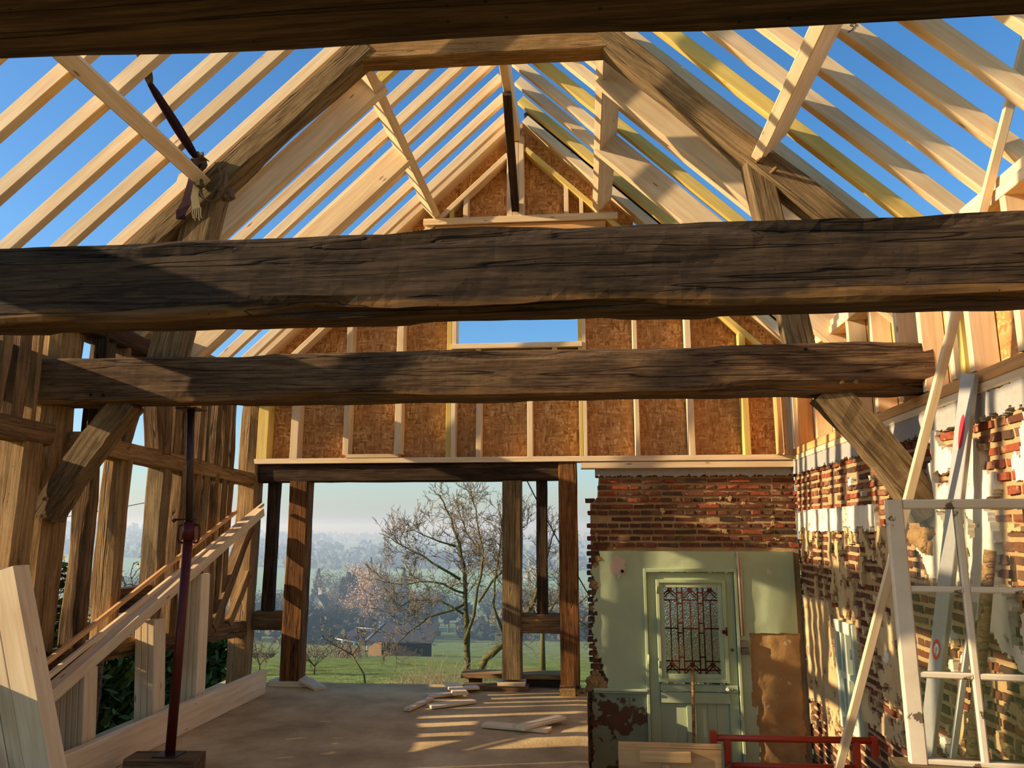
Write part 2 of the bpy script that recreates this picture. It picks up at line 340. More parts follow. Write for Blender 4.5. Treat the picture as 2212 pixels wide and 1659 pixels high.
# ================================================================== GABLE WALL (wall_back)
wb = empty('wall_back', (-.6, YG, 0), kind='structure')
def gpost(x0, x1, z0, z1, mat='oak', y0=7.26, d=.17, name='post', rough=.006):
    return timber(name, ((x0 + x1) / 2, y0 + d / 2, z0), ((x0 + x1) / 2, y0 + d / 2, z1), x1 - x0, d, mat, (0, 1, 0), wb, rough, sub=2)
# old oak opening below the new gable
timber('lintel', (-3.2, 7.34, 1.96), (-.19, 7.34, 1.965), .16, .17, 'oak_dark', (0, 0, 1), wb, .006)
gpost(-2.83, -2.64, .05, 1.88, 'oak_rust')
gpost(-.762, -.585, .10, 1.88, 'oak_grey')
gpost(-.235, -.06, .06, 2.05, 'oak_rust', 7.24)
gpost(-3.06, -2.96, .67, 1.88, 'oak_dark', 7.30, .10, 'mullion')
gpost(-.445, -.345, .66, 1.88, 'oak_dark', 7.30, .10, 'mullion')
timber('rail', (-3.12, 7.35, .58), (-2.79, 7.35, .58), .12, .17, 'oak', (0, 0, 1), wb, .005)
timber('rail', (-.6, 7.35, .58), (-.2, 7.35, .58), .12, .17, 'oak', (0, 0, 1), wb, .005)
# new spruce frame : plates, studs, collar, king post
box('plate', (-3.2, 7.22, 2.05), (1.95, 7.36, 2.10), 'pine', wb)
box('plate', (-.02, 7.23, 1.985), (1.95, 7.37, 2.045), 'pine', wb)
box('plate', (-2.27, 7.215, 2.10), (-1.76, 7.36, 2.135), 'pine', wb)
low = [(-3.165, -3.06), (-2.83, -2.755), (-2.306, -2.25), (-1.80, -1.735), (-1.302, -1.258), (-1.256, -1.212), (-1.01, -.962), (-.52, -.47), (-.029, .006), (.008, .045), (.491, .533), (.983, 1.038), (1.482, 1.54), (1.837, 1.92)]
def ztop(xa, xb): return min(plane(xa), plane(xb)) - .26
for i, (a, b) in enumerate(low):
    zt = ztop(a, b)
    if i in (6, 7): zt = 3.12
    if i == 13: zt = 2.95
    if i in (5, 8): zt = 4.30
    box('stud', (a, 7.22, 2.10 if i != 2 and i != 3 else 2.135), (b, 7.36, max(zt, 2.4)), 'pine' if i % 4 else 'pine_yellow', wb)
box('sill', (-1.256, 7.20, 3.15), (.008, 7.37, 3.20), 'pine', wb)
box('plate', (-1.256, 7.22, 3.085), (.008, 7.36, 3.12), 'pine', wb)
box('block', (-1.02, 7.22, 3.12), (-.97, 7.36, 3.15), 'pine', wb); box('block', (-.28, 7.22, 3.12), (-.23, 7.36, 3.15), 'pine', wb)
box('collar', (-1.56, 7.188, 4.43), (.38, 7.36, 4.50), 'pine', wb); box('header', (-1.44, 7.212, 4.302), (.26, 7.35, 4.425), 'pine_orange', wb)
for a, b in ((-.715, -.662), (-.660, -.596), (-.594, -.545)): box('king_stud', (a, 7.20, 4.50), (b, 7.36, 5.36 if a != -.66 else 5.295), 'pine', wb)
for a, b in ((-1.159, -1.111), (-.144, -.100)): box('stud', (a, 7.22, 4.50), (b, 7.35, ztop(a, b) + .02), 'pine', wb)
for sgn in (-1, 1):
    for off, hh, y0, y1, nm, mt in ((-.042, .085, 7.20, 7.40, 'verge_rafter', 'pine'), (.195, .05, 7.206, 7.34, 'inner_rafter', 'pine' if sgn < 0 else 'pine_yellow')):
        xa = RX + sgn * (.06 if off < 0 else (.12 if sgn < 0 else .06)); xb = RX + sgn * 2.78 if off < 0 else RX + sgn * 2.46
        f = lambda x: (x - sgn * -off * 0, (y0 + y1) / 2, plane(x) - off / CT)
        timber(nm, f(xa), f(xb), y1 - y0, hh, mt, (0, 0, 1), wb)
box('corner_stud', (1.76, 7.10, 2.10), (1.80, 7.22, 2.92), 'pine_orange', wb)
# strand board behind the studs, one panel per bay
edges = [-3.19, -3.06, -2.83, -2.28, -1.77, -1.257, -.985, -.495, -.01, .51, 1.01, 1.51, 1.93]
def osb_panel(pts): poly_slab('osb_panel', pts, 'Y', 7.372, 7.388, 'osb', wb)
for a, b in zip(edges[:-1], edges[1:]):
    t = lambda x: plane(x) + .08
    if -1.26 <= a and b <= .0: osb_panel([(a, 2.05), (b, 2.05), (b, 3.16), (a, 3.16)])
    else: osb_panel([(a, 2.05), (b, 2.05), (b, min(t(b), 4.42)), (a, min(t(a), 4.42))])
osb_panel([(-1.72, 4.42), (-.63, 4.42), (-.63, plane(-.63) + .06), (-1.72, plane(-1.72) + .06)])
osb_panel([(-.63, 4.42), (.54, 4.42), (.54, plane(.54) + .06), (-.57, plane(-.57) + .06), (-.63, plane(-.63) + .06)])
poly_slab('breather_membrane', [(-.55, 5.66), (1.9, 3.32), (1.93, 3.34), (-.52, 5.69)], 'Y', 7.30, 7.42, 'black', wb)

# ---- masonry of the gable, right of the oak post
BW_, BH_ = .095, .0585
def brick_mesh(L, h, d, seed):
    rnd = random.Random(seed); vs = []
    b = .006
    for (x, s) in ((0, 0), (b, 1), (L - b, 1), (L, 0)):
        for (y, z) in ((-d / 2 + (0 if s else b), -h / 2 + b), (-d / 2 + (0 if s else b), h / 2 - b), (d / 2, h / 2 - (0 if s else b)), (d / 2, -h / 2 + (0 if s else b))):
            vs.append((x + rnd.uniform(-.004, .004), y + rnd.uniform(-.006, .004), z + rnd.uniform(-.0035, .0035)))
    fs = []
    for i in range(3):
        for k in range(4): fs.append((i * 4 + k, i * 4 + (k + 1) % 4, (i + 1) * 4 + (k + 1) % 4, (i + 1) * 4 + k))
    fs += [(3, 2, 1, 0), (12, 13, 14, 15)]
    me = mesh('brick', vs, fs); bm = bmesh.new(); bm.from_mesh(me); bmesh.ops.recalc_face_normals(bm, faces=bm.faces); bm.to_mesh(me); bm.free()
    return me
# variants: (half length, full length), front face is -y, proud of the mortar
HALF = [brick_mesh(.086, .045, .07, i) for i in range(5)]; FULL = [brick_mesh(.182, .045, .07, 20 + i) for i in range(5)]
for me in HALF + FULL: me.materials.append(M['brick'])
HALF_S = [m.copy() for m in HALF]; FULL_S = [m.copy() for m in FULL]
for me in HALF_S + FULL_S: me.materials[0] = M['brick_dark']
def gable_keep_left(z):      # ragged toothed left end of the wall
    return .03 + .05 * nz(z, 0, 9) + (.09 if z > 1.72 else 0) + (.0 if z > 1.2 else .02)
mas = poly_slab('masonry', [(.06, 0), (.004, 0), (.004, -1), (.53, -1), (.53, 1.078), (1.355, 1.078), (1.355, -1), (1.93, -1), (1.93, 1.93), (.15, 1.93), (.13, 1.72), (.06, 1.66)], 'Y', 7.334, 7.60, 'mortar', wb)
rb = random.Random(3); z = 1.285; course = 0
while z < 1.93:
    x = gable_keep_left(z) + (.0 if course % 2 else .03); full = course % 2 == 0
    while x < 1.92:
        f = full if rb.random() > .14 else not full; L = .185 if f else .088
        if x + L > 1.95: f = False; L = .088
        if z > 1.70 or (z > 1.62 and rb.random() < .5): src = FULL if f else HALF
        else: src = (FULL_S if f else HALF_S) if rb.random() < .75 else (FULL if f else HALF)  # lower courses mostly of the darker brick
        y = 7.319 + rb.uniform(-.010, .012)
        if rb.random() > .03: link('brick', rb.choice(src), None, Matrix.Translation((x, y + .035, z)) @ Matrix.Rotation(rb.uniform(-.02, .02), 4, 'Y') @ Matrix.Rotation(rb.uniform(-.03, .03), 4, 'Z'), mas)
        x += L + .012
    z += .0585; course += 1
z = -.9; 
while z < 1.27:      # bare toothing beside the torn edge of the plaster
    x = .045 + .02 * nz(z, 2, 30)
    link('brick', rb.choice(HALF_S if rb.random() < .6 else HALF), None, Matrix.Translation((x - .02, 7.33, z)) @ Matrix.Rotation(rb.uniform(-.12, .12), 4, 'Z'), mas)
    if rb.random() < .6: link('brick', rb.choice(HALF_S), None, Matrix.Translation((x + .07, 7.345, z)), mas)
    z += .0585
ragged('concrete_cap', 'Y', 7.36, 7.285, .11, 1.93, 1.895, 1.985, .01, lambda u, v: v > 1.915 + .018 * nz(u, 0, 22) + .010 * nz(u, 4, 60), 'concrete', wb, .006)
def smear_mask(u, v): return .5 * nz(u, v, 5, 3) + .4 * nz(u, v, 16, 7) + .2 * nz(u, v, 40, 1) > .36 + .2 * (v - 1.3)
ragged('mortar_smear', 'Y', 7.334, 7.313, .1, 1.92, 1.25, 1.9, .008, smear_mask, 'mortar', wb, .006)
# rubble of clay at the broken foot of the wall
def lump_mesh(name, r, seed, n=3, sq=(1, 1, 1)):
    bm = bmesh.new(); bmesh.ops.create_icosphere(bm, subdivisions=n, radius=1)
    for v in bm.verts:
        d = 1 + .45 * noise.noise(v.co * 1.6 + Vector((seed * 5., 0, 0))) + .25 * noise.noise(v.co * 5 + Vector((seed, 3, 0))); v.co = Vector((v.co.x * sq[0], v.co.y * sq[1], v.co.z * sq[2])) * r * d
    me = bpy.data.meshes.new(name); bm.to_mesh(me); bm.free(); return me
for i, (x, z_, r) in enumerate(((.06, .09, .06), (.14, .06, .045), (.03, .03, .04), (.11, .10, .04), (.08, .15, .04), (.10, .30, .03), (.08, .93, .04), (.13, 1.16, .035), (.10, 1.10, .03), (.06, .72, .03))):
    link('clay_rubble', lump_mesh('clay_rubble', r, i, 3, (1, .5, .9)), 'straw', Matrix.Translation((x, 7.30, z_)), wb)
# plaster skins
def left_tear(z): return .075 + .05 * nz(z, 1, 5) + .03 * nz(z, 8, 14) + (.06 if z > 1.1 else 0) + (.08 * max(0, (.5 - z)) if z < .5 else 0) + (.05 if z < .3 else 0)
ragged('green_plaster', 'Y', 7.345, 7.288, .03, 1.87, .03, 1.235, .012, lambda u, v: u > left_tear(v) and v < 1.232 + .006 * nz(u, 0, 20) and not (.53 < u < 1.353 and v < 1.078) and not (u > 1.44 and v < .526), 'green_plaster', wb, .004)
ragged('peeling_plaster', 'Y', 7.345, 7.284, .03, .535, -1.0, .02, .014, lambda u, v: u > .04 + .02 * nz(v, 1, 7), 'green_peel', wb, .008)
ragged('tan_plaster', 'Y', 7.345, 7.30, 1.353, 1.90, -1.0, .53, .014, lambda u, v: u < 1.87 + .03 * nz(v, 3, 9) and not (u < 1.44 and v > .526), 'tan_plaster', wb, .012)
ragged('green_plaster', 'Y', 7.345, 7.290, 1.35, 1.56, -1.0, .53, .012, lambda u, v: u < (1.43 if v > -.10 + .02 * nz(u, 2, 30) else 1.475 + .02 * nz(v, 0, 12)), 'green_plaster', wb, .004)
ragged('filler_patch', 'Y', 7.30, 7.2815, .2, .42, .98, 1.20, .01, lambda u, v: math.hypot((u - .30) / .075, (v - 1.09) / .09) < 1 + .4 * nz(u, v, 25), 'pink_patch', wb, .002)
tube('pipe_stub', [(.335, 7.31, 1.055), (.34, 7.262, 1.05)], .014, 'black', wb)
box('dado_rail', (.06, 7.245, .018), (.53, 7.30, .038), 'green_paint', wb); box('dado_rail', (.06, 7.262, -.002), (.53, 7.30, .016), 'green_paint', wb)
# surface conduit and switch boxes
tube('conduit', [(1.374, 7.272, 1.225), (1.378, 7.272, .50)], .011, 'pipe', wb); tube('conduit', [(1.395, 7.275, 1.19), (1.398, 7.275, .50)], .006, 'pipe', wb)
box('conduit_board', (1.362, 7.28, .46), (1.416, 7.292, 1.2), 'green_paint', wb, axis=2)
box('switch_box', (1.362, 7.255, .40), (1.43, 7.29, .455), 'steel', wb); box('switch_box', (1.362, 7.255, .345), (1.43, 7.29, .395), 'steel', wb)

# ================================================================== DOOR
dr = empty('door_1', (.94, 7.28, -1.0), kind='structure')
for x0, x1 in ((.527, .553), (1.333, 1.358)): box('casing', (x0, 7.262, -1.0), (x1, 7.345, 1.078), 'green_paint', dr)
box('casing', (.553, 7.262, 1.048), (1.333, 7.345, 1.078), 'green_paint', dr)
for a_, b_ in ((.558, .645), (1.245, 1.328)): box('stile', (a_, 7.30, -.99), (b_, 7.335, 1.042), 'green_paint', dr)
box('bottom_rail', (.645, 7.30, -.99), (1.245, 7.335, -.86), 'green_paint', dr)
box('top_rail', (.64, 7.300, .975), (1.25, 7.335, 1.042), 'green_paint', dr)
def picture_frame(nm, x0, x1, z0, z1, wd, y0, y1, mat, par):
    box(nm, (x0, y0, z0), (x0 + wd, y1, z1), mat, par); box(nm, (x1 - wd, y0, z0), (x1, y1, z1), mat, par)
    box(nm, (x0 + wd, y0, z0), (x1 - wd, y1, z0 + wd), mat, par); box(nm, (x0 + wd, y0, z1 - wd), (x1 - wd, y1, z1), mat, par)
picture_frame('light_moulding', .636, 1.252, .098, .98, .030, 7.268, 7.33, 'green_paint', dr)
picture_frame('light_sash', .666, 1.222, .128, .95, .040, 7.282, 7.325, 'green_paint', dr)
box('glass', (.70, 7.312, .16), (1.195, 7.318, .915), 'obscure', dr, ch=.0005)
# wrought grille
bars = []
def bar(p, q, t=.006):
    mw, L = frame((p[0], 7.296, p[1]), (q[0], 7.296, q[1]), (0, 1, 0)); bars.append(xform(prism_data(L, t * 2, .012, .001), mw))
X0, X1, Z0, Z1 = .706, 1.182, .168, .91
xs = [.822, .868, 1.006, 1.052]
for x in xs: bar((x, Z0), (x, Z1))
for x in (.76, .937, 1.115): bar((x, .235), (x, .80), .005)
for zz in (.555,): bar((X0, zz), (.822, zz)); bar((.868, zz), (1.006, zz)); bar((1.052, zz), (X1, zz))
for zz in (.275, .80): bar((X0, zz), (.83, zz)); bar((.868, zz), (1.006, zz)); bar((1.052, zz), (X1, zz))
for zz in (.205, .865): bar((.822, zz), (.868, zz)); bar((1.006, zz), (1.052, zz))
for zz in (.77, .60, .515, .31): bar((.822, zz), (.868, zz)); bar((1.006, zz), (1.052, zz))
bar((X0, .20), (X1, .20), .005)
for cx in (.76, .937, 1.115):
    for zz, s in ((.90, -1), (.258, -1)):
        bar((cx - .06, zz + s * .055), (cx, zz), .005); bar((cx, zz), (cx + .06, zz + s * .055), .005)
        bar((cx - .06, zz + s * .085), (cx, zz + s * .03), .005); bar((cx, zz + s * .03), (cx + .06, zz + s * .085), .005)
        mw, L = frame((cx - .02, 7.294, zz - .012), (cx + .02, 7.294, zz - .012), (0, 1, 0)); bars.append(xform(prism_data(L, .034, .010, .001), mw))
vs, fs = merge(bars); link('iron_grille', mesh('iron_grille', vs, fs), 'iron', None, dr)
box('lock_rail', (.648, 7.292, .02), (1.25, 7.335, .076), 'green_paint', dr); box('lock_rail', (.648, 7.286, -.078), (1.25, 7.335, .010), 'green_paint', dr)
for a, b in ((.645, .777), (.779, .873), (.954, 1.051), (1.053, 1.131), (1.133, 1.245)): box('panel_board', (a, 7.316, -.87), (b, 7.332, -.07), 'green_paint', dr)
box('muntin', (.872, 7.302, -.865), (.955, 7.334, -.07), 'green_paint', dr)
lockc = box('lock_case', (1.212, 7.272, .020), (1.318, 7.302, .078), 'green_paint', dr, .004); 
link('door_knob', lump_mesh('door_knob', .017, 2, 3, (1, 1, 1)), 'porcelain', Matrix.Translation((1.228, 7.262, .048)), lockc)
tube('key', [(1.272, 7.275, .05), (1.272, 7.252, .05)], .008, 'steel', lockc)
box('window_latch', (1.205, 7.258, .515), (1.25, 7.275, .545), 'iron', dr); tube('window_latch', [(1.243, 7.262, .50), (1.243, 7.262, .57)], .008, 'iron', dr)
for zz in (.22, .86): tube('hinge', [(.642, 7.262, zz), (.642, 7.262, zz + .06)], .008, 'green_paint', dr)
for zz in (.25,): tube('hinge', [(.552, 7.258, zz), (.552, 7.258, zz + .08)], .010, 'green_paint', dr)
for zz in (.12,): tube('keyhole', [(1.29, 7.30, .375), (1.29, 7.292, .375)], .014, 'steel', dr)

# ================================================================== RIGHT WALL
wr = empty('wall_right', (XR, 5.3, -1), kind='structure')
YA, YB = 2.2, 7.345
# masonry core with the opening of the small window cut out
core = []
for y0, y1, z0, z1 in ((YA, 5.98, -1, 1.99), (5.98, 6.42, -1, -.04), (5.98, 6.42, .745, 1.99), (6.42, YB, -1, 1.99)):
    a = prism_data(y1 - y0, .26, z1 - z0, .0005); mw, _ = frame((XR + .145, y0, (z0 + z1) / 2), (XR + .145, y1, (z0 + z1) / 2), (0, 0, 1)); core.append(xform(a, mw))
vs, fs = merge(core); masr = link('masonry', mesh('masonry', [Vector(v) - Vector((XR, 5.3, -1)) for v in vs], fs), 'mortar', Matrix.Translation((XR, 5.3, -1)), wr)
# plaster masks
def white_mask(y, z):
    n = .6 * nz(y, z, 2.6, 4) + .38 * nz(y, z, 7, 2) + .12 * nz(y, z, 19, 6)
    near = max(0, min(1, (4.95 - y) / .5)); b = -.55
    if near > 0: b = max(b, -.30 + .42 * near * max(0, 1 - abs(z - 1.35) / .75))
    if 5.35 < y < 7.28 and 1.42 < z < 1.585: b = max(b, .55 if 1.44 < z < 1.57 else .15)
    return n + b > .0
def cream_mask(y, z):
    n = .5 * nz(y, z, 2.2, 9) + .42 * nz(y, z, 9, 5) + .22 * nz(y, z, 20, 1); b = -.36
    if y > 5.1 and .1 < z < 1.45: b = -.06
    if y > 6.5 and .15 < z < .85: b = .35
    if y > 6.45 and -.25 < z < .2: b = .12
    if y < 4.9 and z < 1.2: b = -.16
    return n + b > 0
inwin = lambda y, z, m=.0: 5.97 - m < y < 6.43 + m and -.05 - m < z < .755 + m
bricks = []; rb = random.Random(11); z = -.985; c = 0; BH = .063
while z < 1.97:
    y = YA + (0.0 if c % 2 else .06); 
    while y < 7.30:
        f = rb.random() < .42; L = .19 if f else .092
        if y + L > 7.31: f = False; L = .092
        yc = y + L / 2
        covered = white_mask(yc, z) and rb.random() < .8
        if not inwin(yc, z, .03) and not covered and rb.random() > .02: bricks.append((y, z, f, yc))
        y += L + .014
    z += BH; c += 1
def seen(b):   # apparent size from where the photograph was taken; frame limits keep it to what shows
    y, z, f, yc = b; d = math.hypot(XR, yc); el = (z - 1.42) / d
    vis = yc > 3.3 and el > -.235 - .02 * (yc - 3.3) and not (3.2 < yc < 3.6 and z < 1.4)
    return (1 if vis else 0) * (.19 if f else .092) * (XR / d) / d
bricks.sort(key=seen, reverse=True); stuff = []
rot = Matrix.Rotation(R(-90), 4, 'Z')        # brick front (-y) turned to face -x
for i, (y, z, f, yc) in enumerate(bricks):
    old = (z < 1.42 and rb.random() < .85) or rb.random() < .15  # low on the wall mostly the darker brick
    src = rb.choice((FULL_S if f else HALF_S) if old else (FULL if f else HALF)); 
    mw = Matrix.Translation((XR + .004 + rb.uniform(-.004, .008), y + (.19 if f else .092), z)) @ Matrix.Translation((.035, 0, 0)) @ rot @ Matrix.Diagonal((1, 1, 1.1, 1))
    if i < 300: link('brick', src, None, mw, masr)
    else: stuff.append((([mw @ v.co for v in src.vertices], [tuple(p.vertices) for p in src.polygons]), 1 if old else 0))
vs, fs = merge([s[0] for s in stuff]); me = mesh('brick_rows', vs, fs); me.materials.append(M['brick']); me.materials.append(M['brick_dark'])
k = 0
for (d, mi) in stuff:
    for _ in d[1]: me.polygons[k].material_index = mi; k += 1
link('brick_rows', me, None, None, masr, kind='stuff')
ragged('white_plaster', 'X', XR + .02, XR - .022, 3.0, 7.30, .1, 1.96, .016, lambda y, z: white_mask(y, z) and not inwin(y, z, .02), 'white_plaster', wr, .006)
ragged('cream_render', 'X', XR + .02, XR - .012, 3.0, 7.30, -1.0, 1.46, .016, lambda y, z: cream_mask(y, z) and not white_mask(y, z) and not inwin(y, z, .02), 'cream_render', wr, .010)
zc = lambda y: 1.955 + .03 * (7.3 - y) / 3.5
ragged('concrete_cap', 'X', XR + .1, XR - .020, YA, 7.30, 1.85, 2.10, .012, lambda y, z: z < zc(y) + .085 and z > zc(y) - .035 + .025 * nz(y, 0, 14) + .012 * nz(y, 5, 40), 'concrete', wr, .006)
def rbox(nm, y0, y1, za0, za1, x0, x1, mat):     # slightly rising boards along the wall top
    timber(nm, ((x0 + x1) / 2, y1, za0 + zc(y1) - 1.955), ((x0 + x1) / 2, y0, za0 + zc(y0) - 1.955), x1 - x0, za1, mat, (0, 0, 1), wr)
rbox('plate', YA, 7.22, 2.06, .045, 1.905, 2.04, 'pine'); rbox('plate', YA, 7.22, 2.118, .062, 1.912, 2.04, 'pine_orange')
studs_r = [(7.14, 'pine'), (6.97, 'pine_orange'), (6.47, 'pine'), (6.02, 'pine'), (5.56, 'pine'), (5.13, 'pine'), (4.73, 'pine'), (4.415, 'pine'), (4.075, 'pine'), (3.97, 'pine_yellow'), (3.88, 'pine'), (3.45, 'pine'), (3.0, 'pine'), (2.55, 'pine')]
for y, m in studs_r: box('stud', (1.905, y - .023, 2.152 + zc(y) - 1.955), (2.03, y + .023, 2.90), m, wr)
ys = [7.2] + [s[0] for s in studs_r if s[0] != 3.97] + [YA]
for i, (a, b) in enumerate(zip(ys[:-1], ys[1:])):
    if a - b > .1: poly_slab('board_panel', [(b, 2.12), (a, 2.12), (a, 2.98), (b, 2.98)], 'X', 2.035, 2.055, 'osb' if i in (10, 9) else 'ply', wr)
box('top_plate', (1.90, YA, 2.90), (2.045, 7.22, 2.955), 'pine', wr); box('top_plate', (1.915, YA, 2.957), (2.06, 7.22, 3.01), 'pine', wr)
for y in (6.2, 5.35, 4.56, 3.65): box('noggin', (1.91, y - .16, 2.60), (2.03, y + .16, 2.645), 'pine_orange' if y > 6 else 'pine', wr) if y > 6 else None
link('straw_infill', lump_mesh('straw_infill', .16, 4, 4, (.45, .9, .7)), 'straw', Matrix.Translation((XR + .0, 4.62, 1.40)), wr)
# small mint window
wn = empty('window_1', (XR, 6.2, -.04), kind='structure')
def wbar(nm, y0, y1, z0, z1, x0=XR - .02, x1=XR + .06, mat='mint_paint'): box(nm, (x0, y0, z0), (x1, y1, z1), mat, wn)
wbar('frame', 5.985, 6.03, -.035, .745); wbar('frame', 6.37, 6.415, -.035, .745); wbar('frame', 6.03, 6.37, .66, .745); wbar('frame', 6.03, 6.37, -.035, .04)
wbar('sash_bar', 6.03, 6.37, .33, .375, XR - .01, XR + .05); wbar('mullion', 6.175, 6.225, .04, .66, XR - .012, XR + .05)
wbar('sash_bar', 6.055, 6.08, .375, .66, XR, XR + .05); wbar('sash_bar', 6.32, 6.345, .375, .66, XR, XR + .05); wbar('sash_bar', 6.055, 6.08, .04, .33, XR, XR + .05); wbar('sash_bar', 6.32, 6.345, .04, .33, XR, XR + .05)
for z0, z1 in ((.04, .33), (.375, .66)):
    for y0, y1 in ((6.03, 6.175), (6.225, 6.37)): wbar('pane', y0, y1, z0, z1, XR + .030, XR + .036, 'dark_glass')
for zz in (.12, .50): tube('hinge', [(XR - .024, 6.035, zz), (XR - .024, 6.035, zz + .07)], .008, 'mint_paint', wn)
box('reveal_back', (XR + .2, 5.98, -.04), (XR + .22, 6.42, .745), 'mortar', wn)

# ================================================================== LEFT WALL (old half timbering, infill gone)
wl = empty('wall_left', (-3.25, 5.3, 0), kind='structure')
def lstud(y0, y1, z0, z1, t, mat='oak', name='stud', dx=0, rough=.007, lean=0.):
    x = XL - t / 2 + dx
    return timber(name, (x, (y0 + y1) / 2, z0), (x, (y0 + y1) / 2 + lean, z1), t, y1 - y0, mat, (0, 1, 0), wl, rough, sub=1, wane=.05)
rz = lambda y: 2.04 - .026 * (y - 4.3)
timber('wall_plate', (-3.27, -1.4, 2.78), (-3.27, 7.38, 2.75), .22, .15, 'oak_dark', (0, 0, 1), wl, .008, wane=.06)
timber('eaves_shade_board', (-3.462, .6, 2.885), (-3.462, 7.42, 2.87), .028, .32, 'oak_gold', (0, 0, 1), wl, .003)  # added, mostly hidden: casts the shade band across the right wall
timber('rail', (-3.22, -1.4, rz(-1.4) - .06 - .1), (-3.22, 4.33, rz(4.33) - .06), .13, .13, 'oak', (0, 0, 1), wl, .008, wane=.05)
timber('rail', (-3.22, 4.58, rz(4.6) - .06), (-3.22, 7.22, rz(7.2) - .06), .13, .125, 'oak_gold', (0, 0, 1), wl, .006, wane=.05)
timber('lower_rail', (-3.23, 4.58, .625), (-3.23, 5.55, .60), .16, .135, 'oak', (0, 0, 1), wl, .010, wane=.08, bow=.02)
timber('lower_rail', (-3.23, 5.55, .595), (-3.23, 7.22, .525), .16, .14, 'oak', (0, 0, 1), wl, .010, wane=.08)
timber('lower_rail', (-3.23, 2.2, .66), (-3.23, 4.33, .63), .16, .13, 'oak', (0, 0, 1), wl, .010, wane=.08)
timber('short_rail', (-3.24, 5.14, .94), (-3.24, 5.62, .94), .10, .165, 'oak_dark', (0, 0, 1), wl, .006)
lstud(4.44, 4.66, 0, 2.72, .2, 'oak_gold', 'post', -.10, .006)
lstud(4.30, 4.40, 0, 1.9, .12, 'oak_gold', 'post', -.13, .006)
lstud(4.11, 4.26, 0, 2.0, .2, 'oak_gold', 'post', -.02, .007)
lstud(7.21, 7.40, 0, 2.72, .19, 'oak_gold', 'corner_post', 0, .006)
lower = [(4.72, 4.81, .13, 'oak'), (5.06, 5.165, .16, 'oak_gold'), (5.595, 5.725, .14, 'oak_grey'), (5.83, 5.93, .13, 'oak'), (6.085, 6.18, .12, 'oak'), (6.24, 6.34, .13, 'oak_grey'), (6.42, 6.51, .12, 'oak'), (6.56, 6.65, .13, 'oak'), (6.70, 6.79, .12, 'oak'), (2.5, 2.6, .14, 'oak'), (2.95, 3.05, .14, 'oak'), (3.35, 3.46, .14, 'oak')]
for i, (a, b, t, m) in enumerate(lower): lstud(a, b, .66 - .045 * max(0, (a - 4.5)), 1.90, t, m, 'stud', -.01 * (i % 3), .008, .03 * nz(i, 1, 3.3))
upper = [(3.83, 3.90, .13, 'oak'), (3.97, 4.06, .12, 'oak'), (4.14, 4.20, .08, 'oak_gold'), (4.70, 4.75, .12, 'oak_dark'), (4.80, 4.86, .12, 'oak'), (5.02, 5.1, .12, 'oak'), (5.55, 5.64, .12, 'oak'), (5.68, 5.79, .13, 'oak'), (5.85, 5.95, .13, 'oak'), (6.07, 6.14, .12, 'oak'), (6.21, 6.30, .12, 'oak_grey'), (6.41, 6.48, .12, 'oak'), (6.52, 6.61, .13, 'oak'), (6.67, 6.75, .12, 'oak'), (3.3, 3.4, .13, 'oak'), (2.9, 3.0, .13, 'oak'), (2.5, 2.6, .13, 'oak'), (2.1, 2.2, .13, 'oak'), (1.6, 1.7, .13, 'oak'), (1.2, 1.3, .13, 'oak')]
for i, (a, b, t, m) in enumerate(upper): lstud(a, b, rz(a) - .02, 2.72, t, m, 'stud', -.012 * (i % 3), .008, .03 * nz(i, 2, 5.1))
timber('wall_brace', (-3.22, 5.05, 1.98), (-3.22, 5.34, 2.70), .12, .11, 'oak', (0, 1, 0), wl, .008); timber('wall_brace', (-3.22, 5.56, 1.98), (-3.22, 5.40, 2.70), .12, .13, 'oak', (0, 1, 0), wl, .008)
timber('wall_brace', (-3.19, 6.55, .60), (-3.19, 7.20, 1.45), .10, .10, 'oak', (0, 1, 0), wl, .008); timber('wall_brace', (-3.17, 6.85, .60), (-3.17, 7.20, 1.02), .06, .09, 'oak_gold', (0, 1, 0), wl, .004)
timber('outer_board', (-3.50, 3.2, 2.40), (-3.50, 4.9, 2.38), .04, .32, 'oak_gold', (0, 0, 1), wl, .004)
timber('sole_plate', (-3.28, 2.2, .03), (-3.28, 4.32, .03), .17, .07, 'oak', (0, 0, 1), wl, .006)
for zz in (1.50, 1.60): timber('peg', (-3.16, 4.30, zz), (-3.10, 4.24, zz), .02, .02, 'oak_gold', (0, 0, 1), wl)
# ================================================================== TIE BEAMS, TRUSS, PURLINS, RAFTERS
tb = timber('tie_beam', (-3.45, 2.70, 2.337), (2.05, 2.70, 2.343), .20, .315, 'oak_tie', (0, 0, 1), None, .012, wane=.12, sub=4, seg=110)
T(tb, 'massive dark oak tie beam crossing the middle of the view above eye level', 'beam', 'old oak tie beams')
tb = timber('tie_beam', (-3.45, .976, 2.317), (2.05, .984, 2.320), .22, .30, 'oak_dark', (0, 0, 1), None, .004, wane=.03, sub=4, seg=110)
T(tb, 'almost black oak tie beam closest overhead along the top edge', 'beam', 'old oak tie beams')

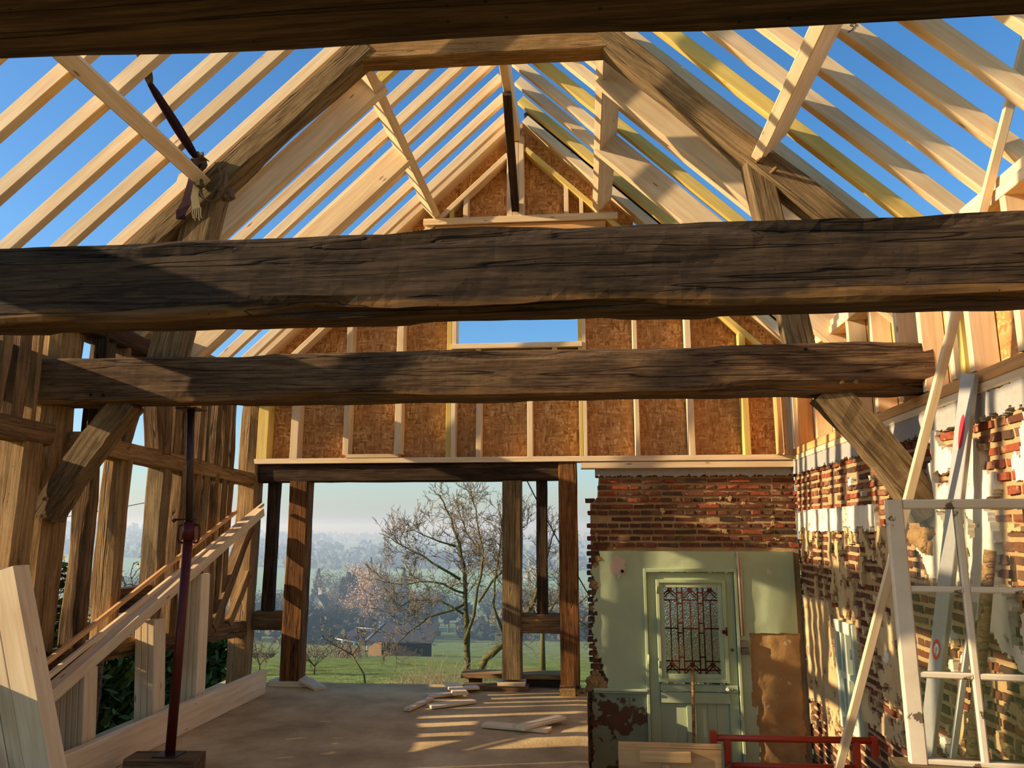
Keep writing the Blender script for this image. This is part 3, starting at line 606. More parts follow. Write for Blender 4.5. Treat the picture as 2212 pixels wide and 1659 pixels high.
tr = empty('roof_truss', (-.6, 4.52, 2.18)); T(tr, 'old oak roof truss with collar, struts and the lowest farthest tie beam on curved braces', 'roof truss')
tie3 = timber('tie_beam', (-3.36, 4.51, 2.33), (1.96, 4.51, 2.325), .23, .285, 'oak_tie_light', (0, 0, 1), tr, .009, wane=.09, sub=4, seg=110)
def slope_timber(nm, sgn, xa, xb, y0, y1, off, h, mat, parent=None, rough=0, wane=0.):
    """timber parallel to the roof slope; its underside lies off (vertical) below the rafter plane"""
    f = lambda x: Vector((x, (y0 + y1) / 2, plane(x) - off)) + Vector((sgn * ST, 0, CT)) * h / 2
    return timber(nm, f(xa), f(xb), y1 - y0, h, mat, (0, 0, 1), parent, rough, wane=wane, sub=2)
slope_timber('principal_rafter', -1, -3.10, -1.33, 4.42, 4.59, .345, .155, 'oak_grey', tr, .006, .03)
prr = slope_timber('principal_rafter', 1, .10, 1.86, 4.42, 4.59, .405, .165, 'oak_grey', tr, .006, .03)
timber('collar_beam', (-1.46, 4.50, 4.515), (.19, 4.50, 4.505), .15, .155, 'oak_gold', (0, 0, 1), tr, .006)
timber('strut', (-2.60, 4.52, 2.46), (-2.39, 4.52, 3.66), .20, .15, 'oak_grey', (0, 1, 0), tr, .006)
timber('strut', (1.275, 4.52, 2.46), (1.08, 4.52, 3.66), .15, .14, 'oak_grey', (0, 1, 0), tr, .005)
def curved(nm, p0, p1, bend, wy, hh, mat, n=14):
    p0, p1 = Vector(p0), Vector(p1); d = p1 - p0; per = Vector((-d.z, 0, d.x)).normalized(); vs, fs = [], []
    for i in range(n + 1):
        t = i / n; c = p0 + d * t + per * bend * 4 * t * (1 - t); tg = (d + per * bend * 4 * (1 - 2 * t)).normalized(); nn = Vector((-tg.z, 0, tg.x)); j = .004
        for a, b in ((-1, -1), (1, -1), (1, 1), (-1, 1)): vs.append(c + Vector((0, a * wy / 2, 0)) + nn * b * hh / 2 + Vector((random.uniform(-j, j), random.uniform(-j, j), 0)))
    for i in range(n):
        for k in range(4): fs.append((i * 4 + k, i * 4 + (k + 1) % 4, (i + 1) * 4 + (k + 1) % 4, (i + 1) * 4 + k))
    fs += [(3, 2, 1, 0), tuple(range(4 * n, 4 * n + 4))]
    mw, L = frame(p0, p1, (0, 1, 0)); inv = mw.inverted(); me = mesh(nm, [inv @ v for v in vs], fs); bm = bmesh.new(); bm.from_mesh(me); bmesh.ops.recalc_face_normals(bm, faces=bm.faces); bm.to_mesh(me); bm.free()
    return link(nm, me, mat, mw, tr)
curved('brace', (-3.27, 4.50, 1.50), (-2.80, 4.50, 2.21), .03, .13, .155, 'oak_grey')
curved('brace', (1.90, 4.52, 1.50), (1.39, 4.52, 2.21), -.03, .13, .18, 'oak_grey')
for p in ((1.07, 3.60), (1.15, 3.53)): tube('peg', [(p[0], 4.44, p[1]), (p[0] + .02, 4.35, p[1] - .005)], .012, 'oak', prr)
for p in ((1.455, 2.235), (1.53, 2.235)): tube('peg', [(p[0], 4.42, p[1]), (p[0], 4.385, p[1])], .011, 'oak_gold', tie3)
for p in ((-3.0, 2.235), (-2.92, 2.23), (1.27, 2.43)): tube('peg_hole', [(p[0], 4.42, p[1]), (p[0], 4.388, p[1])], .009, 'black', tie3)

# purlins (new spruce), set square to the roof slope; (x, z) is the middle of the lower edge
def ypurlin(x, z, y0, y1, w_, h_, sgn, label):
    nv = Vector((sgn * ST, 0, CT)); c = Vector((x, 0, z)) + nv * h_ / 2
    o = timber('purlin', (c.x, y0, c.z), (c.x, y1, c.z), w_, h_, 'pine', nv); return T(o, label, 'purlin', 'new purlins')
ypurlin(-1.413, 4.517, 4.60, 7.22, .07, .175, -1, 'pale purlin left of the ridge running back to the gable')
ypurlin(.158, 4.528, 4.60, 7.22, .07, .21, 1, 'pale purlin right of the ridge running back to the gable')
ypurlin(-2.377, 3.594, 2.0, 4.41, .085, .178, -1, 'pale purlin at upper left with the purple strap tied at its end')
ypurlin(1.062, 3.608, 2.0, 4.41, .066, .25, 1, 'pale purlin at upper right ending on the pegged oak rafter')
rg = timber('ridge_beam', (RX - .03, 2.1, 5.405), (RX - .03, 7.19, 5.405), .075, .20, 'pine'); T(rg, 'pale ridge beam under the tips of all rafters', 'beam')
rbm = timber('ridge_brace', (RX - .035, 6.28, 5.28), (RX - .04, 7.20, 4.57), .075, .10, 'oak_dark', (0, 0, 1), None, .002); T(rbm, 'short black-brown brace slanting from ridge beam down to the gable king post', 'brace')
# new wide principals
for nm, sgn, y, off, xa, xb, lab in (('principal_plank', -1, 4.92, .27, -3.2, -1.36, 'broad pale plank rafter just behind the old truss, left slope'), ('principal_plank', -1, 5.93, .275, -3.2, -1.40, 'broad pale plank rafter mid bay, left slope'),
                                   ('principal_plank', 1, 4.92, .36, .13, 2.0, 'broad pale plank rafter just behind the old truss, right slope'), ('principal_plank', 1, 5.93, .345, .14, 2.0, 'broad pale plank rafter mid bay, right slope')):
    T(slope_timber(nm, sgn, xa, xb, y, y + .075, off, .19 if sgn < 0 else .22, 'pine'), lab, 'rafter', 'broad new plank rafters')
# gusset plates beside the joints
g = poly_slab('gusset_plate', [(-2.80, 3.34), (-2.73, 3.50), (-2.68, 3.77), (-2.65, 3.79), (-2.40, 3.70), (-2.5, 3.5)], 'Y', 4.60, 4.64, 'pine'); T(g, 'pale wooden gusset plate behind the strap knot on the left rafter', 'gusset plate')
g = poly_slab('gusset_plate', [(1.085, 3.70), (1.19, 3.86), (1.235, 3.85), (1.31, 3.56), (1.2, 3.45), (1.08, 3.6)], 'Y', 4.60, 4.64, 'pine'); T(g, 'pale wooden gusset plate behind the pegged oak rafter at right', 'gusset plate')
# common rafters
ly = [2.35, 2.66, 2.97, 3.29, 3.585, 3.91, 4.205, 4.54, 4.85, 5.14, 5.45, 5.755, 6.06, 6.38, 6.705, 7.04]
ry = [2.20, 2.52, 2.83, 3.14, 3.445, 3.765, 4.07, 4.39, 4.70, 5.00, 5.28, 5.57, 5.91, 6.23, 6.54, 6.87]
nL, nR = len(ly), len(ry)
for i, y in enumerate(ly):
    k = nL - 1 - i; o = slope_timber('rafter', -1, -3.42, RX - .07, y, y + .056, 0, .085, 'pine_yellow' if i == 9 else 'pine')
    T(o, ('yellowish' if i == 9 else 'pale') + ' spruce rafter on the left slope, %s counted from the gable' % ordinal(k), 'rafter', 'common rafters of the left slope')
for i, y in enumerate(ry):
    k = nR - 1 - i; yl = i in (6, 7, 12, 15)
    if i == 7: yl = True
    if i == 6: yl = False
    o = slope_timber('rafter', 1, RX + .009, 2.15, y, y + .056, 0, .09, 'pine_yellow' if yl else 'pine')
    T(o, ('bright yellow' if yl else 'pale') + ' spruce rafter on the right slope, %s counted from the gable' % ordinal(k), 'rafter', 'common rafters of the right slope')
    if i == 4:   # carpenter's pencil squiggle
        for px, pz in ((.42, .0),):
            x = 1.30; pts = [Vector((x + a, y - .001, plane(x) + .02 + b)) for a, b in ((0, 0), (.018, .012), (.03, .03), (.012, .034), (.02, .05), (.04, .044), (.036, .03))]
            vs, fs = tube_data(pts, .0022, 4); link('pencil_mark', mesh('pencil_mark', vs, fs), 'marker', None, o)

# ---- lifting strap knotted at the left truss joint
st = empty('lifting_strap', (-2.42, 4.36, 3.70)); T(st, 'purple webbing strap knotted round the left truss joint with frayed ends', 'strap')
def rib(nm, pts, wd, th, side, mat):
    vs, fs = ribbon_data(pts, wd, th, side); base = Vector((-2.42, 4.36, 3.70)); me = mesh(nm, [Vector(v) - base for v in vs], fs); link(nm, me, mat, Matrix.Translation(base), st)
def lerp(a, b, n): a, b = Vector(a), Vector(b); return [a + (b - a) * i / n for i in range(n + 1)]
kn = (-2.43, 4.375, 3.755)
rib('webbing', lerp(kn, (-2.342, 3.655, 3.838), 8), [.03, .05, .056, .06, .06, .055, .05, .045, .03], .004, (.55, .3, .75), 'strap')
rib('webbing', lerp((-2.42, 4.365, 3.745), (-2.335, 3.655, 3.83), 8), .03, .004, (.8, .1, -.3), 'strap')
rib('loop_end', [(-2.342, 3.66, 3.838), (-2.35, 3.655, 3.87), (-2.37, 3.652, 3.95), (-2.40, 3.60, 4.03), (-2.42, 3.55, 4.06)], [.03, .045, .05, .05, .045], .008, (.8, .3, .3), 'strap_dirty')
def arc(c, rx, rz, a0, a1, n, y): return [Vector((c[0] + rx * math.cos(R(a0 + (a1 - a0) * i / n)), y + .012 * math.sin(i), c[1] + rz * math.sin(R(a0 + (a1 - a0) * i / n)))) for i in range(n + 1)]
link('knot', lump_mesh('knot', .055, 8, 3, (.8, .8, 1.2)), 'strap_dirty', Matrix.Translation((-2.42, 4.375, 3.74)), st)
rib('hanging_loop', arc((-2.335, 3.60), .075, .135, 120, 420, 16, 4.36), .035, .005, (0, 1, 0), 'strap_dirty')
rib('hanging_loop', arc((-2.29, 3.57), .085, .125, 150, 395, 14, 4.335), .03, .005, (0, 1, 0), 'strap_dirty')
rib('hanging_loop', arc((-2.36, 3.63), .06, .10, 60, 300, 12, 4.31), .04, .005, (0, 1, 0), 'strap_dirty')
link('knot_tail', lump_mesh('knot_tail', .05, 5, 3, (1, .7, .9)), 'strap_dirty', Matrix.Translation((-2.215, 4.37, 3.50)), st)
rib('webbing', [(-2.43, 4.36, 3.72), (-2.445, 4.365, 3.60), (-2.48, 4.375, 3.46), (-2.515, 4.38, 3.40), (-2.52, 4.40, 3.36)], .06, .006, (1, 0, .2), 'strap')
rib('frayed_end', [(-2.41, 4.33, 3.68), (-2.395, 4.325, 3.58), (-2.40, 4.325, 3.47), (-2.385, 4.33, 3.40)], [.03, .035, .05, .05], .005, (1, 0, 0), 'strap_pale')
fr = [tube_data([(-2.405 + .012 * i, 4.33, 3.405), (-2.408 + .014 * i, 4.325, 3.365 - .012 * (i % 3)), (-2.40 + .013 * i, 4.33, 3.335 - .015 * (i % 2))], .0035, 4) for i in range(5)]
vs, fs = merge(fr); base = Vector((-2.42, 4.36, 3.70)); link('fringe', mesh('fringe', [Vector(v) - base for v in vs], fs), 'strap_pale', Matrix.Translation(base), st)

# ================================================================== LOOSE TIMBER ON THE SLAB
o = timber('plank_on_edge', (-2.90, 4.27, .1), (-2.86, 6.96, .1), .06, .2, 'pine'); T(o, 'long pale plank set on edge along the slab beside the red prop', 'plank')
# near bundle leaning at bottom left
for i, (xb, xt, zt, wd, lab) in enumerate(((-2.665, -3.06, 1.215, .135, 'thick pale timber leaning at lower left, nearest the red prop'), (-2.777, -3.17, 1.21, .075, 'middle of three pale timbers leaning at lower left'), (-2.86, -3.195, 1.02, .075, 'outermost of three pale timbers leaning at lower left'))):
    o = timber('squared_timber', (xb, 3.96, .015), (xt, 3.96, zt), wd, .12, 'pine', (0, 1, 0)); T(o, lab, 'timber', 'timbers leaning at lower left')
# bundles of short boards between plank and wall
def bundle(y0, n, xr, ztop_, wd, lab, dz=0., th=.042, lean=-.09):
    for i in range(n):
        x = xr - th * i * 1.04; zt = ztop_ - dz * i
        o = timber('short_board', (x - th / 2, y0 + wd / 2, .004), (x - th / 2 + lean, y0 + wd / 2, zt), th, wd, 'pine', (0, 1, 0))
        T(o, lab % (['frontmost', 'second', 'third', 'fourth', 'fifth'][i]), 'board', 'short boards leaning on the left wall')
bundle(4.58, 5, -2.945, .60, .13, '%s pale board in the low bundle of five nearest the camera', .012, .036, -.04)
bundle(5.34, 3, -2.945, .80, .155, '%s pale board in the bundle of three left of the red prop', .006, .045, -.06)
bundle(5.92, 4, -2.945, 1.08, .145, '%s pale board in the tall bundle right behind the red prop', .012, .040, -.03)
# long diagonal pieces leaning along the wall
o = timber('long_batten', (-3.02, 3.60, .22), (-3.02, 7.05, 1.585), .085, .075, 'pine'); T(o, 'thick pale timber lying diagonally up along the left wall', 'timber', 'diagonal timbers along the left wall')
o = timber('long_batten', (-3.075, 4.1, .49), (-3.06, 7.20, 1.66), .03, .03, 'pine'); T(o, 'thin pale batten beside the thick diagonal timber, reaching farthest past the corner post', 'batten', 'diagonal timbers along the left wall')
o = timber('long_batten', (-3.115, 4.2, .585), (-3.10, 6.72, 1.58), .03, .03, 'pine_orange'); T(o, 'thin orange batten uppermost in the diagonal pile along the left wall', 'batten', 'diagonal timbers along the left wall')
# ---- steel prop on its wooden block
o = timber('wooden_block', (-2.72, 4.70, .05), (-2.31, 4.74, .05), .19, .1, 'oak', (0, 0, 1), None, .003); T(o, 'dark wooden block under the foot of the red prop', 'block')
pr = empty('steel_prop', (-2.487, 4.72, .1)); T(pr, 'dark red adjustable steel prop standing on a wooden block under the truss', 'steel prop')
box('base_plate', (-2.56, 4.65, .1), (-2.42, 4.79, .108), 'prop_steel', pr)
tube('outer_tube', [(-2.487, 4.72, .105), (-2.477, 4.72, 1.40)], .029, 'prop_red', pr, 16)
cnut = tube('collar_nut', [(-2.477, 4.72, 1.36), (-2.476, 4.72, 1.47)], .038, 'prop_red', pr, 16)
for sgn in (-1, 1): tube('handle', [(-2.476 + sgn * .036, 4.72, 1.455), (-2.476 + sgn * .062, 4.72, 1.45), (-2.476 + sgn * .070, 4.72, 1.43), (-2.476 + sgn * .070, 4.72, 1.37), (-2.476 + sgn * .060, 4.72, 1.345), (-2.476 + sgn * .035, 4.72, 1.342)], .007, 'prop_red', cnut, 8)
tube('inner_tube', [(-2.476, 4.72, 1.42), (-2.472, 4.62, 2.168)], .0235, 'prop_steel', pr, 16)
tube('pin', [(-2.56, 4.70, 1.485), (-2.42, 4.70, 1.487)], .006, 'prop_steel', pr, 8); tube('pin', [(-2.56, 4.70, 1.485), (-2.575, 4.70, 1.475)], .012, 'prop_steel', pr, 8)
box('head_plate', (-2.54, 4.55, 2.168), (-2.40, 4.69, 2.176), 'prop_steel', pr)
# ---- offcuts on the slab
def offcut(p, q, wd, lab, z=.006, th=.022, tilt=0., mat='pine', nm='offcut_board', grp='pale offcuts on the slab'):
    return T(timber(nm, (p[0], p[1], z + th / 2), (q[0], q[1], z + th / 2 + tilt), wd, th, mat), lab, 'board', grp)
offcut((-1.37, 6.91), (-1.17, 7.03), .12, 'short offcut under the left end of the crossed board group on the slab')
offcut((-1.21, 7.21), (-1.06, 6.80), .13, 'brightest white offcut lying on top of the far group on the slab', .052)
offcut((-1.19, 7.12), (-.97, 7.21), .11, 'offcut sticking out right from under the bright board on the slab', .028)
offcut((-1.43, 6.39), (-1.32, 6.80), .065, 'narrow offcut strip left of the far board group on the slab')
offcut((-1.27, 6.52), (-.95, 6.76), .12, 'long triangular offcut in front of the far board group on the slab')
offcut((-.76, 5.98), (-.27, 5.86), .12, 'lower of two crossed offcuts near the slab edge')
offcut((-.49, 5.80), (-.20, 6.15), .12, 'upper of two crossed offcuts near the slab edge', .03)
offcut((-2.66, 7.36), (-2.40, 7.16), .13, 'bright offcut board propped at the foot of the left gable post', .05, .025, -.05)
# packing under the gable posts
def pack(lo, hi, lab, mat='oak_gold'): return T(box('packing_block', lo, hi, mat), lab, 'block', 'packing under the gable posts')
pack((-2.93, 7.26, .0), (-2.58, 7.44, .05), 'pale flat block under the left gable post', 'pine')
pack((-1.12, 7.24, .0), (-.52, 7.40, .045), 'long dark packing board under the grey gable post', 'oak')
pack((-.80, 7.23, .046), (-.55, 7.40, .075), 'small golden packer between long board and grey gable post', 'pine')
pack((-.24, 7.08, .0), (-.10, 7.42, .06), 'pale block lying under the gable post by the brick wall', 'oak_gold')
pack((-.20, 7.25, .061), (-.13, 7.38, .085), 'tiny wedge on the block by the brick wall', 'oak')
T(box('sill_timber', (-1.16, 7.42, .075), (-.2, 7.66, .115), 'oak_gold'), 'broad flat timber laid across the sill behind the grey gable post', 'timber')
T(timber('sill_timber', (-.56, 7.50, .035), (-.2, 7.50, .035), .1, .075, 'oak_dark', (0, 0, 1), None, .006), 'dark short timber under the broad sill timber', 'timber')
T(box('sill_timber', (-1.10, 7.52, .0), (-.98, 7.6, .074), 'oak'), 'small bearer under the left end of the broad sill timber', 'block')
for i in range(9):
    a = random.uniform(-.16, -.02); b = random.uniform(7.12, 7.46)
    o = link('rubble_lump', lump_mesh('rubble_lump', random.uniform(.014, .035), 30 + i, 2, (1, 1, .7)), 'straw', Matrix.Translation((a, b, .016))); T(o, 'crumb of clay rubble on the slab beside the brick wall', 'rubble', 'clay rubble by the brick wall')

# ================================================================== RIGHT SIDE OBJECTS
# long batten leaning through the roof
o = timber('leaning_batten', (1.02, 4.78, -.99), (2.03, 3.25, 3.69), .042, .028, 'pine', (0, 1, 0)); T(o, 'long pale batten leaning diagonally across the right wall and out through the rafters', 'batten')
# aluminium straightedge
se = empty('straightedge', (1.5, 4.6, -1)); T(se, 'wide aluminium straightedge with a red oval mark leaning on the brick wall', 'straightedge')
P0, P1 = Vector((1.50, 4.50, -1.0)), Vector((1.868, 3.83, 2.16)); mwS, LS = frame(P0, P1, (1, .35, 0))
vs, fs = prism_data(LS, .085, .03, .003); se_p = link('profile', mesh('profile', vs, fs), 'aluminium', mwS, se)
def on_face(x, y, rx, ry, n=24, hole=0): 
    vs = [mwS @ Vector((x + rx * math.cos(2 * math.pi * i / n), y + ry * math.sin(2 * math.pi * i / n), -.0157)) for i in range(n)]
    if not hole: return vs, [tuple(range(n))]
    vs += [mwS @ Vector((x + hole * rx * math.cos(2 * math.pi * i / n), y + hole * ry * math.sin(2 * math.pi * i / n), -.0157)) for i in range(n)]
    return vs, [(i, (i + 1) % n, n + (i + 1) % n, n + i) for i in range(n)]
vs, fs = on_face(2.97, .004, .085, .016); link('red_oval', mesh('red_oval', vs, fs), 'red_mark', None, se_p)
vs, fs = on_face(1.90, .0, .05, .026, 24, .62); link('red_ring_sticker', mesh('red_ring_sticker', vs, fs), 'red_mark', None, se_p)
vs, fs = on_face(1.90, .0, .028, .014, 24, .5); link('sticker_letter', mesh('sticker_letter', vs, [f for i, f in enumerate(fs) if not 10 <= i <= 13]), 'white_mark', None, se_p)
o = tube('wooden_pole', [(1.45, 3.9, -1.0), (1.84, 3.77, 1.33)], .026, 'oak_gold', None, 12); T(o, 'brown round pole leaning behind the old window sash', 'pole')
o = timber('aluminium_rail', (1.40, 4.1, -1.0), (1.86, 4.02, 1.08), .03, .02, 'aluminium', (0, 1, 0)); T(o, 'thin bluish aluminium rail leaning behind the old window sash', 'rail')
# old six-pane window sash standing on a trestle plank
sh = empty('window_sash', (1.55, 3.34, .54)); T(sh, 'old white six-pane window sash with flaking paint standing before the brick wall', 'window sash')
A = Vector((1.272, 3.42, .512)); sx = Vector((.985, -.14, 0)).normalized(); sz = Vector((.0, .012, 1)).normalized()
def sbar(nm, u0, u1, v0, v1, d=.042, mat='white_paint', off=0.):
    n_ = sx.cross(sz).normalized()
    if u1 - u0 > v1 - v0: p, q, ww = A + sx * u0 + sz * (v0 + v1) / 2, A + sx * u1 + sz * (v0 + v1) / 2, v1 - v0
    else: p, q, ww = A + sx * (u0 + u1) / 2 + sz * v0, A + sx * (u0 + u1) / 2 + sz * v1, u1 - u0
    return timber(nm, p + n_ * off, q + n_ * off, ww, d, mat, n_, sh, ch=.006)
SW, SH = .58, 1.034
sbar('stile', 0, .066, 0, SH); sbar('stile', SW - .06, SW, 0, SH); sbar('top_rail', .066, SW - .06, SH - .04, SH); sbar('bottom_rail', .066, SW - .06, 0, .02)
sbar('mullion', .259, .287, .02, SH - .04, .036)
for a, b in ((.323, .348), (.657, .682)): sbar('glazing_bar', .066, .259, a, b, .034); sbar('glazing_bar', .287, SW - .06, a, b, .034)
for v0, v1 in ((.02, .323), (.348, .657), (.682, SH - .04)):
    for u0, u1 in ((.06, .265), (.28, SW - .055)):
        n_ = sx.cross(sz); pts = [A + sx * u + sz * v + n_ * d for d in (-.0015, .0015) for u, v in ((u0, v0), (u1, v0), (u1, v1), (u0, v1))]
        link('pane', mesh('pane', [p - A for p in pts], [(3, 2, 1, 0), (4, 5, 6, 7), (0, 1, 5, 4), (1, 2, 6, 5), (2, 3, 7, 6), (3, 0, 4, 7)]), 'glass', Matrix.Translation(A), sh)
tw = empty('work_trestle', (1.6, 3.4, -1)); T(tw, 'wooden trestle plank carrying the old window sash, mostly below the frame', 'trestle')
box('trestle_top', (1.22, 3.25, .465), (1.89, 3.50, .511), 'oak_grey', tw)
for x in (1.28, 1.84):
    for y in (3.29, 3.46): box('leg', (x - .03, y - .02, -1.0), (x + .02, y + .02, .465), 'oak_grey', tw)
# red steel trestle (barrier)
bt = empty('steel_trestle', (1.35, 5.6, -1)); T(bt, 'red painted steel trestle frame at the foot of the door', 'trestle')
tube('top_rail', [(.83, 5.6, .055), (1.86, 5.6, .06)], .021, 'red_steel', bt, 12); tube('lower_rail', [(.92, 5.6, -.115), (1.76, 5.6, -.11)], .02, 'red_steel', bt, 12)
for x, z0, z1 in ((.835, -.01, .10), (1.872, -.03, .085)): box('end_socket', (x - .021, 5.578, z0), (x + .021, 5.622, z1), 'red_steel', bt, axis=2)
for x in (.925, 1.755): upr = box('upright', (x - .021, 5.58, -1.0), (x + .021, 5.62, .06), 'red_steel', bt, axis=2)
tube('locking_pin', [(.945, 5.57, -.09), (.86, 5.55, -.16)], .006, 'steel', upr, 8); tube('locking_pin', [(1.745, 5.57, -.10), (1.70, 5.55, -.15)], .006, 'steel', upr, 8)
# dusty ply board in front
pb = empty('board_bench', (.52, 5.35, -1)); T(pb, 'dusty plywood board bench below the door with a loose cleat on it', 'bench')
poly_slab('front_board', [(.195, -1.0), (.83, -1.0), (.845, .04), (.195, .045)], 'Y', 5.36, 5.38, 'ply', pb)
poly_slab('top_board', [(.195, 5.36), (.85, 5.36), (.86, 5.44), (.20, 5.44)], 'Z', .045, .058, 'ply', pb)
box('cleat', (.33, 5.325, -.035), (.65, 5.36, .03), 'ply', pb); box('edge_strip', (.53, 5.36, .058), (.85, 5.40, .068), 'ply', pb); box('edge_strip', (.47, 5.35, -1.0), (.52, 5.36, -.05), 'ply', pb)
o = tube('broom_handle', [(.86, 6.95, -1.0), (.93, 7.235, .235)], [.014, .015], 'oak_gold', None, 10); T(o, 'slim wooden handle leaning against the green door', 'handle')
# ================================================================== LANDSCAPE
PROF = [(-60, -.9), (-5, -.8), (8, -.75), (12, -1.15), (22, -2.6), (40, -5.2), (60, -8.2), (90, -12.4), (120, -16), (170, -20.5), (230, -25), (300, -27), (400, -25.5), (460, -22.5), (600, -20.5), (900, -19), (1200, -18), (1500, -17.5), (2200, -22)]
def prof(y):
    for (a, za), (b, zb) in zip(PROF[:-1], PROF[1:]):
        if y <= b: t = max(0, (y - a) / (b - a)); return za + (zb - za) * t
    return PROF[-1][1]
def ground(x, y):
    z = (prof(y - 4) + 2 * prof(y) + prof(y + 4)) / 4 if y > 10 else prof(y)
    if y > 60:
        l = max(0, min(1, (-x / y - .25) / .4)); z += l * l * 16 * min(1, (y - 60) / 800) + 1.2 * nz(x, y, .008) * min(1, y / 300)
        far = max(0, min(1, (y - 700) / 700)); z += far * 3.0 * nz(x, 0, .0016, 2)
    else: z += .06 * nz(x, y, .5) + (.04 * nz(x, y, 1.7) if y < 30 else 0)
    return z
def grassm():
    s = NT('meadow_grass', .95, .1); v = s.coords((1, 1, 1), False); n = s.noise(v, .9, 6, .7); n2 = s.noise(v, .06, 4, .6); n3 = s.noise(v, 6, 4, .7)
    c = s.ramp(n, [(.38, srgb(84, 92, 40)), (.55, srgb(134, 148, 72)), (.75, srgb(176, 176, 104))]); c = s.mix(s.ramp(n2, [(.4, (0, 0, 0, 1)), (.62, (.55, .55, .55, 1))]), c, srgb(116, 146, 84)); c = s.mix(s.ramp(n3, [(.55, (0, 0, 0, 1)), (.75, (.5, .5, .5, 1))]), c, srgb(90, 86, 44))
    s.bump(s.math('ADD', n, n3), .3, 1.); s.col(c); return s.m
M['grass'] = grassm()
M['field'] = plain('winter_crop_field', srgb(122, 160, 104), .95, .1, 0, .35, srgb(104, 140, 84), .05)
M['hill_wood'] = plain('wooded_hill', srgb(92, 92, 66), .95, .1, 0, .7, srgb(120, 132, 82), .02)
def terrain():
    ys = [-40, -10, 2, 6, 8]; y = 8.
    while y < 2100: y *= 1.035; ys.append(y)
    nx = 90; vs, fs, mi = [], [], []
    for y in ys:
        for i in range(nx + 1):
            u = -1 + 2 * i / nx; u = math.copysign(abs(u) ** 1.3, u); x = u * (60 + 1.5 * max(y, 0)); z = ground(x, y)
            if -3.9 < x < 2.6 and y < 7.8: z = min(z, -1.2)
            vs.append((x, y, z))
    for j in range(len(ys) - 1):
        for i in range(nx):
            a = j * (nx + 1) + i; fs.append((a, a + 1, a + nx + 2, a + nx + 1)); ym = ys[j]
            x = vs[a][0]; f = 0
            if 285 < ym < 470: f = 1
            elif 560 < ym < 700 and nz(x, ym, .006, 3) > -.05: f = 1
            elif ym >= 700: f = 2 if nz(x, ym, .003, 8) > -.1 else 1
            mi.append(f)
    me = mesh('ground', vs, fs, True)
    for k in ('grass', 'field', 'hill_wood'): me.materials.append(M[k])
    for p, m_ in zip(me.polygons, mi): p.material_index = m_
    return me
link('ground', terrain(), None, None, None, kind='structure')

def leafm(name, a, b, trans=.0):
    s = NT(name, .8, .2); s.col(s.ramp(s.island(), [(0, a), (1, b)])); return s.m
M['bark'] = plain('mossy_bark', srgb(74, 64, 46), .95, .1, 0, .75, srgb(112, 108, 58), 14, .01)
M['twig'] = plain('winter_twigs', srgb(112, 98, 78), .9, .1)
M['twig_pink'] = leafm('pinkish_twigs', srgb(176, 140, 112), srgb(196, 164, 134))
M['twig_brown'] = leafm('brown_twigs', srgb(104, 92, 72), srgb(140, 122, 92))
M['willow'] = leafm('yellow_willow_twigs', srgb(192, 156, 84), srgb(166, 130, 76))
M['conifer'] = leafm('dark_conifer', srgb(38, 56, 38), srgb(60, 78, 50))
M['ivy'] = leafm('dark_green_leaves', srgb(48, 66, 26), srgb(96, 116, 50))
M['leaf_yellow'] = leafm('yellow_autumn_leaves', srgb(196, 150, 48), srgb(160, 160, 60))
M['dark_hedge'] = leafm('dark_thicket', srgb(58, 60, 40), srgb(92, 90, 62))
M['roof_slate'] = plain('dark_slate_roof', srgb(70, 72, 74), .7, .3, 0, .4, srgb(48, 50, 54), 2)
M['tan_wall'] = plain('tan_barn_wall', srgb(206, 168, 116), .9, .1, 0, .7, srgb(128, 90, 56), 1.2)
M['white_wall'] = plain('pale_house_wall', srgb(214, 206, 186), .9, .1)
M['rust'] = plain('rusty_machine', srgb(150, 120, 92), .8, .2, .2, .7, srgb(84, 66, 52), 3)
M['grey_metal'] = plain('galvanised_metal', srgb(180, 182, 180), .5, .4, .5)
M['dark_wall'] = plain('dark_weatherboard', srgb(70, 66, 56), .9, .1, 0, .5, srgb(50, 46, 40), 2)
M['mud'] = plain('dark_mud', srgb(92, 76, 60), .95, .1)

# ---- trees
def grow(pts, r0, r1, rnd, out, depth, up=.35, spread=.8, dens=1., twig=.5):
    """tube along pts, then side shoots"""
    n = len(pts); out.append(tube_data(pts, [r0 + (r1 - r0) * i / (n - 1) for i in range(n)], 6 if r0 > .03 else (4 if r0 > .012 else 3), False))
    if depth == 0: return
    L = sum((Vector(pts[i + 1]) - Vector(pts[i])).length for i in range(n - 1)); k = max(2, int(L * 7.5 * dens))
    for _ in range(k):
        t = rnd.uniform(.22, 1.) * (n - 1); i = min(int(t), n - 2); p = Vector(pts[i]).lerp(Vector(pts[i + 1]), t - i); d = (Vector(pts[i + 1]) - Vector(pts[i])).normalized()
        q = Vector((rnd.gauss(0, 1), rnd.gauss(0, 1), rnd.gauss(0, .8) + up)).normalized(); v = (d * .55 + q * spread).normalized()
        l = twig * rnd.uniform(.5, 1.35) * (1.1 - .5 * t / (n - 1)) * (1 if depth > 1 else .55); m_ = 4 if depth > 1 else 3; pp = [p]
        for s_ in range(m_): v = (v + Vector((rnd.gauss(0, .22), rnd.gauss(0, .22), rnd.gauss(0, .2) + up * .18))).normalized(); pp.append(pp[-1] + v * l / m_)
        r = max(.0065, (r0 + (r1 - r0) * t / (n - 1)) * .5); grow(pp, r, .0055, rnd, out, depth - 1, up, spread, dens, twig * .62)
